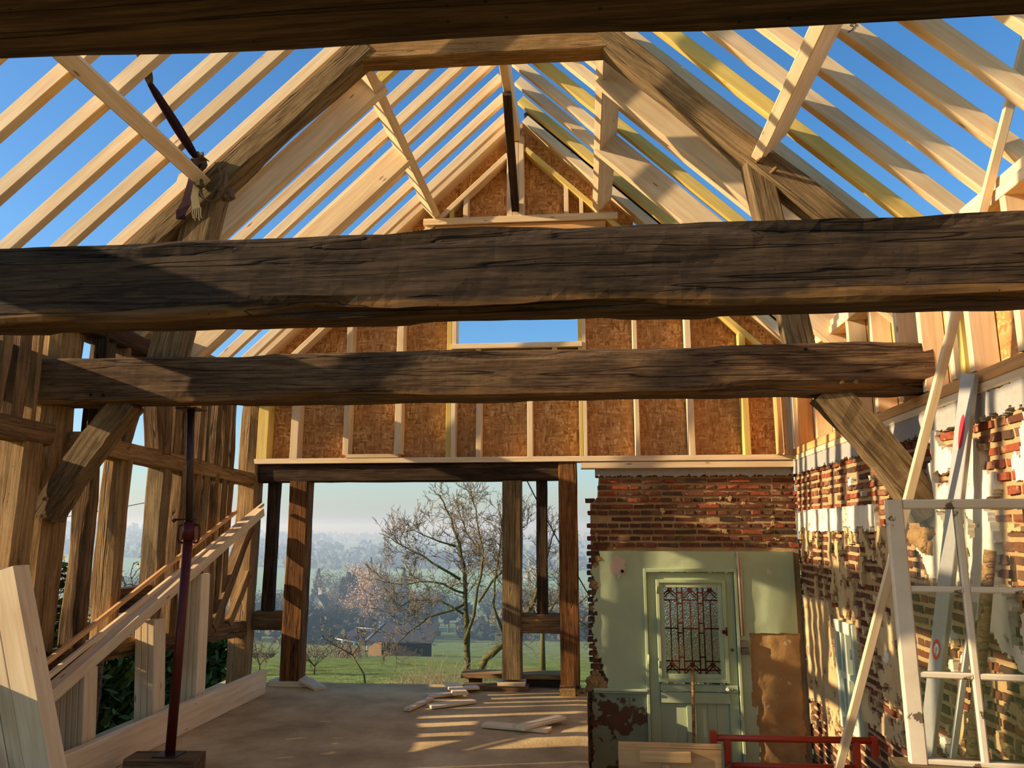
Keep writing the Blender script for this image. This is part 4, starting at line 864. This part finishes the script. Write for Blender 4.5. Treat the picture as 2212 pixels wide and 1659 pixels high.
def add_tree(nm, loc, trunk_parts, branch_parts, label, mat_t='bark', mat_b='twig', cat='tree', group=None):
    e = empty(nm, loc); T(e, label, cat, group)
    vs, fs = merge(trunk_parts); link('trunk', mesh('trunk', vs, fs, True), mat_t, Matrix.Translation(loc), e)
    if branch_parts: vs, fs = merge(branch_parts); link('branches', mesh('branches', vs, fs), mat_b, Matrix.Translation(loc), e)
    return e
rnd = random.Random(5)
# the big leafless fruit tree behind the opening (metres, relative to its foot)
def limb(pts2, jit, r0, r1, out_t, out_b, dens=1., twig=.95, up=.4, depth=3):
    pts = []
    y = 0
    for i, (a, b) in enumerate(pts2): y += rnd.uniform(-jit, jit); pts.append(Vector((a, y, b)))
    sm = []
    for i in range(len(pts) - 1):
        for t in (0, .33, .66): 
            p = pts[i].lerp(pts[i + 1], t) + Vector((rnd.gauss(0, .02), rnd.gauss(0, .03), rnd.gauss(0, .02))) * (1 if i + t > 0 else 0); sm.append(p)
    sm.append(pts[-1]); n = len(sm)
    out_t.append(tube_data(sm, [r0 + (r1 - r0) * i / (n - 1) for i in range(n)], 7, True))
    grow(sm[n // 6:], r0 * .3, r1 * .8, rnd, out_b, depth, up, .85, dens, twig)
tt, bb = [], []
for a in (([(-.05, -.3), (-.12, .7), (-.2, 1.65), (-.27, 2.6), (-.47, 3.5), (-.8, 4.3), (-1.1, 5.0)], .35, .11, .02), ([(.1, -.3), (.5, .55), (1.0, 1.0), (1.45, 1.4), (1.85, 2.2), (2.1, 3.1), (2.4, 4.0)], .3, .13, .02),
          ([(-.1, .9), (.22, 2.0), (.4, 3.1), (.2, 4.2), (.05, 5.1)], .3, .07, .012), ([(-.2, 1.65), (-.93, 2.05), (-1.85, 1.95), (-2.5, 1.55)], .3, .05, .01), ([(-.27, 2.6), (-1.05, 3.1), (-1.85, 3.5), (-2.5, 3.85)], .3, .055, .01),
          ([(-.2, 1.9), (-1.2, 1.55), (-1.85, 1.0), (-2.25, .5)], .3, .05, .01), ([(.25, 2.0), (.9, 2.85), (1.35, 3.65), (1.5, 4.5)], .3, .055, .01), ([(-.47, 3.5), (-1.2, 3.75), (-1.85, 4.05)], .3, .04, .01),
          ([(1.0, 1.0), (.7, 1.9), (.75, 2.9), (.9, 4.0), (.8, 4.8)], .3, .06, .012), ([(1.45, 1.4), (2.3, 1.7), (2.9, 1.6), (3.4, 1.2)], .3, .05, .01), ([(-.2, 2.2), (-1.1, 2.55), (-2.0, 2.45), (-2.75, 2.6)], .3, .045, .01), ([(.4, 3.1), (-.2, 3.9), (-.5, 4.7)], .3, .04, .01)):
    limb(a[0], a[1], a[2] * (.95 if a[2] > .1 else .75), a[3] * .8, tt, bb, 1.1)
gx, gy = -3.20, 22.
add_tree('fruit_tree', (gx, gy, ground(gx, gy) + .05), tt, bb, 'large leafless fruit tree with forked mossy trunk seen through the wide opening')
def small_tree(nm, x, y, h, seed, label, lean=.1, group=None, dens=.8, mat_b='twig', cat='tree', fork=.35):
    rr = random.Random(seed); t_, b_ = [], []; pts = [Vector((0, 0, -.2)), Vector((lean * .3, 0, h * fork * .5)), Vector((lean, 0, h * fork))]; t_.append(tube_data(pts, [h * .022, h * .018, h * .014], 6))
    for i in range(6):
        a = i * 1.05 + rr.uniform(-.3, .3); p = [pts[-1]]; v = Vector((math.cos(a) * .8, math.sin(a) * .8, .7)).normalized()
        for s_ in range(5): v = (v + Vector((rr.gauss(0, .2), rr.gauss(0, .2), .06))).normalized(); p.append(p[-1] + v * h * .14)
        grow(p, h * .011, .005, rr, b_, 2, .3, .85, dens * 1.6 / max(h, 1) * 2, h * .16)
    return add_tree(nm, (x, y, ground(x, y)), t_, b_, label, 'bark', mat_b, cat, group)
def at_px(px, Y): return (px - 1262) / 1662 * Y
small_tree('young_tree', at_px(808, 15), 15., 1.25, 21, 'small leaning young tree in the meadow left of the big fruit tree', -.35, fork=.55)
small_tree('bare_bush', at_px(690, 24), 24., 1.5, 22, 'low bare bush just right of the left gable post', 0, fork=.15, dens=1.2, cat='bush')
small_tree('bare_bush', at_px(570, 24), 24., 1.5, 27, 'low bare bush left of the left gable post', 0, fork=.15, dens=1.2, cat='bush')
small_tree('orchard_tree', at_px(1172, 32), 32., 6.0, 23, 'leafless orchard tree between the two right gable posts', 0, fork=.28, dens=1.6)
small_tree('orchard_tree', at_px(1420, 26), 26., 6.0, 24, 'leafless tree hidden behind the brick wall and door', 0, fork=.28, dens=1.2) if False else None
# dry stems by the slab edge
for i, (px, Y, h) in enumerate(((945, 12.5, .75), (985, 12, .55), (1150, 12.5, .5), (905, 13, .5))):
    b_ = []; rr = random.Random(60 + i)
    for k in range(150):
        p0 = Vector((rr.gauss(0, .28), rr.gauss(0, .15), -.05)); v = Vector((rr.gauss(0, .25), rr.gauss(0, .25), 1)).normalized(); l = h * rr.uniform(.6, 1.15); b_.append(tube_data([p0, p0 + v * l * .5, p0 + (v + Vector((rr.gauss(0, .3), 0, 0))) * l], [.004, .003, .0015], 3, False))
    x = at_px(px, Y); e = empty('dry_shrub', (x, Y, ground(x, Y))); T(e, ['reddish dry shrub below the bright offcuts beyond the slab', 'dry shrub just left of the forked tree trunk', 'dry shrub between the two right gable posts', 'faint low dry shrub leftmost beyond the slab edge'][i], 'shrub', 'dry shrubs beyond the slab')
    vs, fs = merge(b_); link('stems', mesh('stems', vs, fs), 'twig_brown', Matrix.Translation((x, Y, ground(x, Y))), e, kind='stuff')
def leaf_cloud(n, fn, size, rr, up=.0):
    vs, fs = [], []
    for i in range(n):
        c = fn(rr); a = Vector((rr.gauss(0, 1), rr.gauss(0, 1), rr.gauss(0, 1) + up)).normalized(); b = a.orthogonal().normalized(); c2 = a.cross(b); s_ = size * rr.uniform(.6, 1.4); k = len(vs)
        vs += [c - b * s_, c + c2 * s_ * .5 , c + b * s_, c - c2 * s_ * .5]; fs.append((k, k + 1, k + 2, k + 3))
    return vs, fs
# hedge outside the left wall (tall near end, out of view, raised to shade the slab)
rr = random.Random(8)
def hedge_top(y): return 1.17 if y < 6.7 else max(.22, 1.17 - (y - 6.7) * 2.2)
def hed(rr):
    y = rr.uniform(2.2, 10.5); x = -5.1 + rr.uniform(-.55, .55) * (1 - .3 * rr.random()); t = hedge_top(y) + .05 * nz(x, y, 2.2); return Vector((x, y, -.95 + (t + .95) * rr.random() ** .62))
e = empty('garden_hedge', (-5.1, 6.3, -.95)); T(e, 'dense dark green hedge outside the left timber wall', 'hedge')
vs, fs = leaf_cloud(36000, hed, .062, rr); link('foliage', mesh('foliage', vs, fs), 'ivy', None, e)
stems = [tube_data([(-5.1 + rr.uniform(-.3, .3), y, -.95), (-5.1 + rr.uniform(-.3, .3), y + rr.uniform(-.1, .1), hedge_top(y) - .3)], [.03, .015], 6) for y in [2.4 + .55 * i for i in range(15)]]
vs, fs = merge(stems); link('stems', mesh('stems', vs, fs, True), 'bark', None, e, kind='stuff')
# evergreen bush seen through the door glass
e = empty('garden_bush', (2.1, 9.9, -1.0)); T(e, 'brownish green bush growing outside behind the textured door glass', 'bush')
vs, fs = leaf_cloud(9000, lambda r: (lambda d: Vector((2.1 + d.x * 1.5, 9.9 + d.y * .8, .15 + d.z * 1.25)))(Vector((r.gauss(0, 1), r.gauss(0, 1), r.gauss(0, 1))).normalized() * r.random() ** .33), .05, rr); link('foliage', mesh('foliage', vs, fs), 'dark_hedge', None, e)
tube('stem', [(2.1, 9.9, -1.1), (2.12, 9.9, .6)], .04, 'bark', e, 6)
for i, (x, y) in enumerate(((-4.35, 6.62), (-4.42, 6.95))):
    o = tube('tree_stake', [(x, y, -.95), (x + .03, y, .0), (x + .02, y + .02, .62)], .03, 'oak_grey', None, 8); T(o, ['nearer grey stake in the hedge outside the left wall', 'farther grey stake in the hedge outside the left wall'][i], 'stake', 'stakes in the hedge')
# shrub with the last yellow leaves
t_, b_ = [], []; rr = random.Random(14); t_.append(tube_data([(0, 0, -.1), (.02, 0, .5), (0, .05, .9)], [.035, .03, .02], 6)); tips = []
for i in range(9):
    a = rr.uniform(0, 6.28); v = Vector((math.cos(a) * .7, math.sin(a) * .7, .9)).normalized(); p = [Vector((0, .04, .3 + .08 * i))]
    for s_ in range(6): v = (v + Vector((rr.gauss(0, .2), rr.gauss(0, .2), .05))).normalized(); p.append(p[-1] + v * .26); tips.append(p[-1])
    grow(p, .012, .004, rr, b_, 2, .3, .8, .45, .4)
e = add_tree('autumn_shrub', (-5.3, 8.3, -.9), t_, b_, 'thin shrub with a few yellow leaves seen between the left wall posts', 'bark', 'twig', 'shrub')
vs, fs = leaf_cloud(330, lambda r_: r_.choice(tips) + Vector((r_.gauss(0, .13), r_.gauss(0, .13), r_.gauss(0, .12))), .035, rr); link('leaves', mesh('leaves', vs, fs), 'leaf_yellow', Matrix.Translation((-5.3, 8.3, -.9)), e)

# ---- middle distance trees: prototypes then copies
def cloud_proto(kind, seed):
    rr = random.Random(seed); t_, f_ = [tube_data([(0, 0, -.3), (0, 0, .45)], [.022, .012], 6)], None
    if kind == 'conifer': fn = lambda r: (lambda h: (lambda a, q: Vector((math.cos(a) * q, math.sin(a) * q, h)))(r.uniform(0, 6.28), (1 - h) * .24 * (.45 + .55 * r.random() ** .5) * (.8 + .35 * ((h * 9) % 1))))(r.random() ** 1.3 * .98 + .03); n, s_ = 2600, .022
    elif kind == 'poplar': fn = lambda r: (lambda h: (lambda a, q: Vector((math.cos(a) * q, math.sin(a) * q, h)))(r.uniform(0, 6.28), .13 * math.sin(math.pi * min(1, h * .95 + .05)) ** .6 * r.random() ** .5))(r.uniform(.08, 1)); n, s_ = 1800, .02
    else:
        blobs = [(Vector((rr.gauss(0, .15), rr.gauss(0, .15), rr.uniform(.42, .82))), rr.uniform(.14, .24)) for _ in range(12)]
        fn = lambda r: (lambda b: b[0] + Vector((r.gauss(0, 1), r.gauss(0, 1), r.gauss(0, .9))).normalized() * b[1] * r.random() ** .4)(r.choice(blobs)); n, s_ = 3000, .016
        for b in blobs: t_.append(tube_data([(0, 0, .25), tuple(Vector((0, 0, .3)).lerp(b[0], .5)), tuple(b[0])], [.014, .009, .003], 4))
    vs, fs = leaf_cloud(n, fn, s_, rr)
    if kind == 'willow':
        vs = [Vector((v.x, v.y, v.z)) for v in vs]; vs2, fs2 = leaf_cloud(1500, lambda r: (lambda a, q: Vector((math.cos(a) * q, math.sin(a) * q, r.uniform(.12, .7))))(r.uniform(0, 6.28), .22 + .16 * r.random()), .02, rr); vs2 = [Vector((v.x, v.y, v.z * 1.0)) for v in vs2]; vs, fs = merge([(vs, fs), (vs2, fs2)])
    v1, f1 = merge(t_); return mesh('trunk', v1, f1, True), mesh('foliage', vs, fs)
protos = {(k, s_): cloud_proto(k, 100 + s_ + len(k)) for k in ('conifer', 'poplar', 'round', 'willow') for s_ in (0, 1)}
def mid_tree(nm, px, Y, h, kind, mat, label, wd=1., group='trees in the valley', v=0):
    x = at_px(px, Y); loc = (x, Y, ground(x, Y)); a, b = protos[(kind, v)]; e = empty(nm, loc); T(e, label, 'tree', group)
    mw = Matrix.Translation(loc) @ Matrix.Rotation(px * .37, 4, 'Z') @ Matrix.Diagonal((h * wd, h * wd, h, 1)); link('trunk', a.copy(), 'bark', mw, e); link('foliage', b.copy(), mat, mw, e)
for args in (('conifer_tree', 690, 190, 13.5, 'conifer', 'conifer', 'tall dark conifer above the pale gabled house', 1.25), ('bare_tree', 722, 180, 13.5, 'round', 'twig_brown', 'brown leafless tree right of the tall conifer', .8),
             ('poplar_tree', 745, 172, 11.5, 'poplar', 'dark_hedge', 'first dark poplar behind the open shed', 1.), ('poplar_tree', 757, 170, 12.5, 'poplar', 'dark_hedge', 'second dark poplar behind the open shed', .9), ('poplar_tree', 768, 168, 12, 'poplar', 'dark_hedge', 'third dark poplar behind the open shed', 1.1),
             ('bare_tree', 770, 195, 15.5, 'round', 'twig_pink', 'pinkish leafless tree behind the poplars', .7), ('willow_tree', 800, 178, 15, 'willow', 'willow', 'golden willow above the open shed', .75), ('willow_tree', 822, 185, 15.5, 'willow', 'willow', 'second golden willow at the ridge house', .6),
             ('bare_tree', 803, 140, 10.5, 'round', 'twig_pink', 'broad pink-brown leafless tree right behind the open shed', 1.0), ('bare_tree', 848, 170, 12.5, 'round', 'twig_brown', 'dusky leafless tree right of the willows', .9), ('conifer_tree', 805, 208, 17, 'conifer', 'conifer', 'slim conifer tip beside the ridge house chimney', .6), ('conifer_tree', 826, 208, 15.5, 'conifer', 'conifer', 'slim conifer at the right end of the ridge house', .7),
             ('conifer_tree', 878, 180, 13.5, 'conifer', 'conifer', 'solitary dark conifer against the pale field', 1.1), ('bare_tree', 860, 150, 9, 'round', 'dark_hedge', 'dark rounded tree above the tan barn', 1.2), ('bare_tree', 900, 160, 9.5, 'round', 'twig_brown', 'leafless tree above the slate barn roof', 1.2), ('bare_tree', 935, 165, 9.5, 'round', 'dark_hedge', 'dark tree behind the slate barn', 1.3),
             ('bare_tree', 975, 170, 9.5, 'round', 'twig_brown', 'leafless tree glimpsed left of the fruit tree trunk', 1.3), ('bare_tree', 1060, 175, 10, 'round', 'dark_hedge', 'dark tree glimpsed through the fruit tree crown', 1.4), ('bare_tree', 1110, 180, 10, 'round', 'twig_brown', 'leafless tree glimpsed behind the grey gable post', 1.4), ('bare_tree', 1160, 170, 10, 'round', 'dark_hedge', 'dark valley tree seen between the two right gable posts', 1.4), ('bare_tree', 1210, 175, 10, 'round', 'twig_brown', 'valley tree beside the right gable post', 1.4),
             ('bare_tree', 655, 150, 8, 'round', 'dark_hedge', 'dark tree behind the left gable post', 1.5), ('bare_tree', 690, 130, 6.5, 'round', 'dark_hedge', 'dark bushy tree left of the open shed', 1.6), ('bare_tree', 730, 135, 6, 'round', 'dark_hedge', 'low dark tree at the left edge of the open shed', 1.8), ('bare_tree', 600, 150, 8.5, 'round', 'twig_brown', 'leafless tree left of the left gable post', 1.4), ('bare_tree', 560, 140, 8, 'round', 'dark_hedge', 'dark tree beside the corner post', 1.5),
             ('bare_tree', 480, 150, 9, 'round', 'twig_brown', 'leafless tree seen low through the close-set left studs', 1.4), ('bare_tree', 290, 190, 12, 'round', 'dark_hedge', 'dark tree seen low between the left wall posts', 1.5), ('bare_tree', 150, 180, 12, 'round', 'twig_brown', 'leafless tree low at far left between studs', 1.5)):
    mid_tree(*args, v=int(args[1]) % 2)
# hedges and woods too far off to count
def far_trees(nm, label, rows, seed, mat, hh):
    rr = random.Random(seed); parts = []
    for (x0, x1, y, n, h) in rows:
        for i in range(n):
            u = rr.random(); x = x0 + (x1 - x0) * u; yy = y + rr.gauss(0, 6) + 14 * nz(x, y, .02); hgt = h * rr.uniform(.6, 1.25); z0 = ground(x, yy); vs, fs = [], []
            bm_ = []
            for q in range(26):
                a = rr.uniform(0, 6.28); t = rr.random(); rad = hgt * .42 * math.sin(math.pi * (.12 + .85 * t)) ** .7; c = Vector((x + math.cos(a) * rad, yy + math.sin(a) * rad, z0 + hgt * t)); s_ = hgt * rr.uniform(.10, .2); k = len(vs)
                d = Vector((rr.gauss(0, 1), rr.gauss(0, 1), rr.gauss(0, 1))).normalized(); b = d.orthogonal().normalized(); c2 = d.cross(b); vs += [c - b * s_, c + c2 * s_, c + b * s_, c - c2 * s_]; fs.append((k, k + 1, k + 2, k + 3))
            parts.append((vs, fs))
    vs, fs = merge(parts); o = link(nm, mesh(nm, vs, fs), mat, None, None, kind='stuff'); o['label'] = label; o['category'] = 'woodland'; return o
far_trees('far_hedgerow', 'hazy hedgerows and thickets beyond the pale green field', [(-420, -110, 478, 150, 7), (-110, 60, 486, 70, 8), (60, 200, 480, 60, 7), (-330, -70, 560, 90, 9), (20, 150, 575, 60, 9), (-600, -200, 640, 120, 10), (-200, 250, 690, 90, 9), (-700, -350, 420, 60, 8)], 4, 'dark_hedge', 10)
far_trees('far_woodland', 'blue hazy wooded ridge on the horizon', [(-1500, 700, 1290, 420, 12), (-1500, 700, 1390, 420, 13), (-1300, 600, 1080, 200, 9), (-1100, -300, 900, 160, 14), (-900, -350, 760, 120, 13)], 6, 'dark_hedge', 14)
far_trees('valley_thicket', 'dark low thicket along the near valley foot', [(-150, -40, 128, 110, 4.5), (-60, 40, 150, 80, 5), (-220, -90, 160, 70, 6), (-95, -58, 100, 26, 3.2)], 9, 'dark_hedge', 5)

# ---- farm below : open shed, barn, machines, houses
def gz(x, y): return ground(x, y)
Yb = 80.; sd_ = empty('open_shed', (-24, Yb, gz(-24, Yb))); T(sd_, 'open-sided farm shed with dark sloping roof and pale fascia', 'shed')
def wslab(nm, pts, mat, par):   # thick roof slab from 4 corner points
    vs = [Vector(p) for p in pts] + [Vector(p) - Vector((0, 0, .12)) for p in pts]; base = Vector(pts[0]); link(nm, mesh(nm, [v - base for v in vs], [(0, 1, 2, 3), (7, 6, 5, 4), (0, 4, 5, 1), (1, 5, 6, 2), (2, 6, 7, 3), (3, 7, 4, 0)]), mat, Matrix.Translation(base), par)
ra, rb_, rc, rd = (-25.6, 80, -9.44), (-21.8, 80, -10.07), (-22.2, 88, -9.55), (-25.66, 88, -9.35)
wslab('roof', (ra, rb_, rc, rd), 'roof_slate', sd_)
tube('fascia', [ra, rb_], .07, 'grey_metal', sd_, 6); tube('fascia', [rd, rc], .06, 'grey_metal', sd_, 6)
for t in (.22, .55, .9): p = Vector(ra).lerp(Vector(rb_), t); tube('post', [p, (p.x, p.y, gz(p.x, p.y))], .05, 'grey_metal', sd_, 6)
for t in (.1, .9): p = Vector(rd).lerp(Vector(rc), t); tube('post', [p, (p.x, p.y, gz(p.x, p.y))], .05, 'grey_metal', sd_, 6)
bx = -21.95; zb = gz(bx, 80); br = empty('barn', (bx + 3, 80, zb)); T(br, 'tan-walled barn with dark slate roof right of the open shed', 'barn')
poly_slab('gable_wall', [(bx, zb - 1), (bx + 1.35, zb - 1), (bx + 1.35, -9.70), (bx + .9, -9.62), (bx + .1, -10.15), (bx, -10.34)], 'Y', 79.8, 80.1, 'tan_wall', br)
poly_slab('long_wall', [(bx + 1.35, zb - 1.5), (bx + 6.4, zb - 1.5), (bx + 6.4, -9.7), (bx + 1.35, -9.7)], 'Y', 80.0, 80.2, 'dark_wall', br)
wslab('roof', ((bx + .2, 78, -9.35), (bx + 6.9, 78, -9.45), (bx + 6.9, 82, -8.05), (bx + 1.0, 82, -8.15)), 'roof_slate', br)
tube('verge', [(bx + .2, 78, -9.33), (bx + 1.0, 82, -8.12)], .09, 'grey_metal', br, 6)
def machine(nm, px, Y, label, seed):
    rr = random.Random(seed); x = at_px(px, Y); z = gz(x, Y); e = empty(nm, (x, Y, z)); T(e, label, 'farm machine', 'rusty farm machines')
    parts = [tube_data([(x - .8, Y, z + .5), (x + .8, Y, z + .55)], .05, 5), tube_data([(x - .6, Y + .5, z + .4), (x + .7, Y + .4, z + .8)], .04, 5)]
    for i in range(9): a = x - .75 + .18 * i; parts.append(tube_data([(a, Y, z + .5), (a + rr.uniform(-.2, .2), Y - .2, z + rr.uniform(.7, 1.1)), (a + .15, Y - .3, z + .1)], .03, 4))
    vs, fs = merge(parts); link('frame', mesh('frame', [v - Vector((x, Y, z)) for v in vs], fs), 'rust', Matrix.Translation((x, Y, z)), e)
    for s_ in (-1, 1):
        ring = [(x + s_ * .5 + .28 * math.cos(a * .449), Y - .4, z + .28 + .28 * math.sin(a * .449)) for a in range(15)]; tube('wheel', ring, .05, 'rust', e, 5)
machine('harrow', 745, 66, 'rusty spiked harrow in front of the open shed', 1); machine('harrow', 768, 64, 'second rusty implement just left of the young tree', 2); machine('rake', 690, 64, 'small pale rake in the grass left of the shed', 3); machine('plough', 752, 72, 'pale tall implement parked under the shed eave', 4); machine('plough', 785, 68, 'pile of grey implements at the barn corner', 5)
def house(nm, px, Y, wd, hw, hr, label, wallm='white_wall', base=0., along='Y'):
    x = at_px(px, Y); z = gz(x, Y) + base; e = empty(nm, (x, Y, z)); T(e, label, 'house', 'houses in the valley')
    poly_slab('gable_wall', [(x - wd / 2, z - 2), (x + wd / 2, z - 2), (x + wd / 2, z + hw), (x, z + hw + hr), (x - wd / 2, z + hw)], 'Y', Y, Y + wd * 1.5, wallm, e)
    for s_ in (-1, 1): wslab('roof', ((x, Y - .3, z + hw + hr + .1), (x, Y + wd * 1.5, z + hw + hr + .1), (x + s_ * (wd / 2 + .4), Y + wd * 1.5, z + hw - .3), (x + s_ * (wd / 2 + .4), Y - .3, z + hw - .3)), 'roof_slate', e)
    box('chimney', (x - wd * .3, Y + wd, z + hw), (x - wd * .3 + .8, Y + wd + .8, z + hw + hr + 1.2), wallm, e, axis=2)
    for dx, dz in ((-.22, .4), (.12, .4), (-.06, hw + .4)): box('window', (x + dx * wd, Y - .06, z + dz), (x + dx * wd + .8, Y + .02, z + dz + 1.), 'dark_glass', e, axis=2)
house('house', 688, 176, 6.5, 3.2, 4.2, 'pale gabled house among trees beside the left gable post')
x = at_px(812, 212); z = gz(x, 212); e = empty('ridge_house', (x, 212, z)); T(e, 'dark-roofed house with white chimney showing above the golden willows', 'house')
box('wall', (x - 4, 212, z - 2), (x + 4, 219, z + 9.5), 'white_wall', e, axis=0); wslab('roof', ((x - 4.5, 211.5, z + 9.4), (x + 4.5, 211.5, z + 9.4), (x + 3.6, 216, z + 12.6), (x - 3.6, 216, z + 12.6)), 'roof_slate', e); box('chimney', (x - 4.4, 214, z + 9), (x - 3.0, 215, z + 13.4), 'white_wall', e, axis=2)
house('house', 1150, 420, 9, 4, 5, 'distant house seen between the right gable posts')
# log pile
for i in range(26):
    x = at_px(548 + 3.9 * (i % 13), 60); y = 60 + .2 * (i // 13); z = gz(x, 60) + .06 + .14 * (i // 13)
    o = tube('cord_log', [(x, y - .5, z), (x, y + .5, z)], .068, 'oak_grey', None, 8); T(o, 'grey log in the %s row of the low log pile behind the left gable post' % ('upper' if i > 12 else 'lower'), 'log', 'logs of the pile')
# overhead wires
def wire(nm, p0, p1, sag, label):
    p0, p1 = Vector(p0), Vector(p1); tube(nm, [p0.lerp(p1, t / 12) - Vector((0, 0, sag * 4 * (t / 12) * (1 - t / 12))) for t in range(13)], .012, 'black', None, 5); T(bpy.data.objects[nm] if nm in bpy.data.objects else None, label, 'cable')
wire('overhead_cable', (-24, 26, 1.2), (-1.5, 20, 4.6), .5, 'thin black overhead cable crossing the sky behind the left gable post')
wire('service_cable', (-1.55, 14, 3.4), (.3, 14, -.1), .12, 'thin cable hanging beside the right gable post')
# ---- haze lying in the valley
hz = bpy.data.materials.new('valley_haze'); hz.use_nodes = True; n_ = hz.node_tree.nodes; n_.remove(n_['Principled BSDF'])
vsn = n_.new('ShaderNodeVolumeScatter'); vsn.inputs['Color'].default_value = (.52, .74, 1, 1); vsn.inputs['Density'].default_value = .0020; vsn.inputs['Anisotropy'].default_value = .25
hz.node_tree.links.new(vsn.outputs[0], n_['Material Output'].inputs['Volume'])
vs = [(x, y, z) for x in (-2400, 1800) for y in (45, 2050) for z in (-60, 14)]
link('valley_haze', mesh('valley_haze', vs, [(0, 1, 3, 2), (4, 6, 7, 5), (0, 4, 5, 1), (2, 3, 7, 6), (0, 2, 6, 4), (1, 5, 7, 3)]), hz, None, None, kind='stuff', label='pale blue haze lying over the whole valley', category='haze')
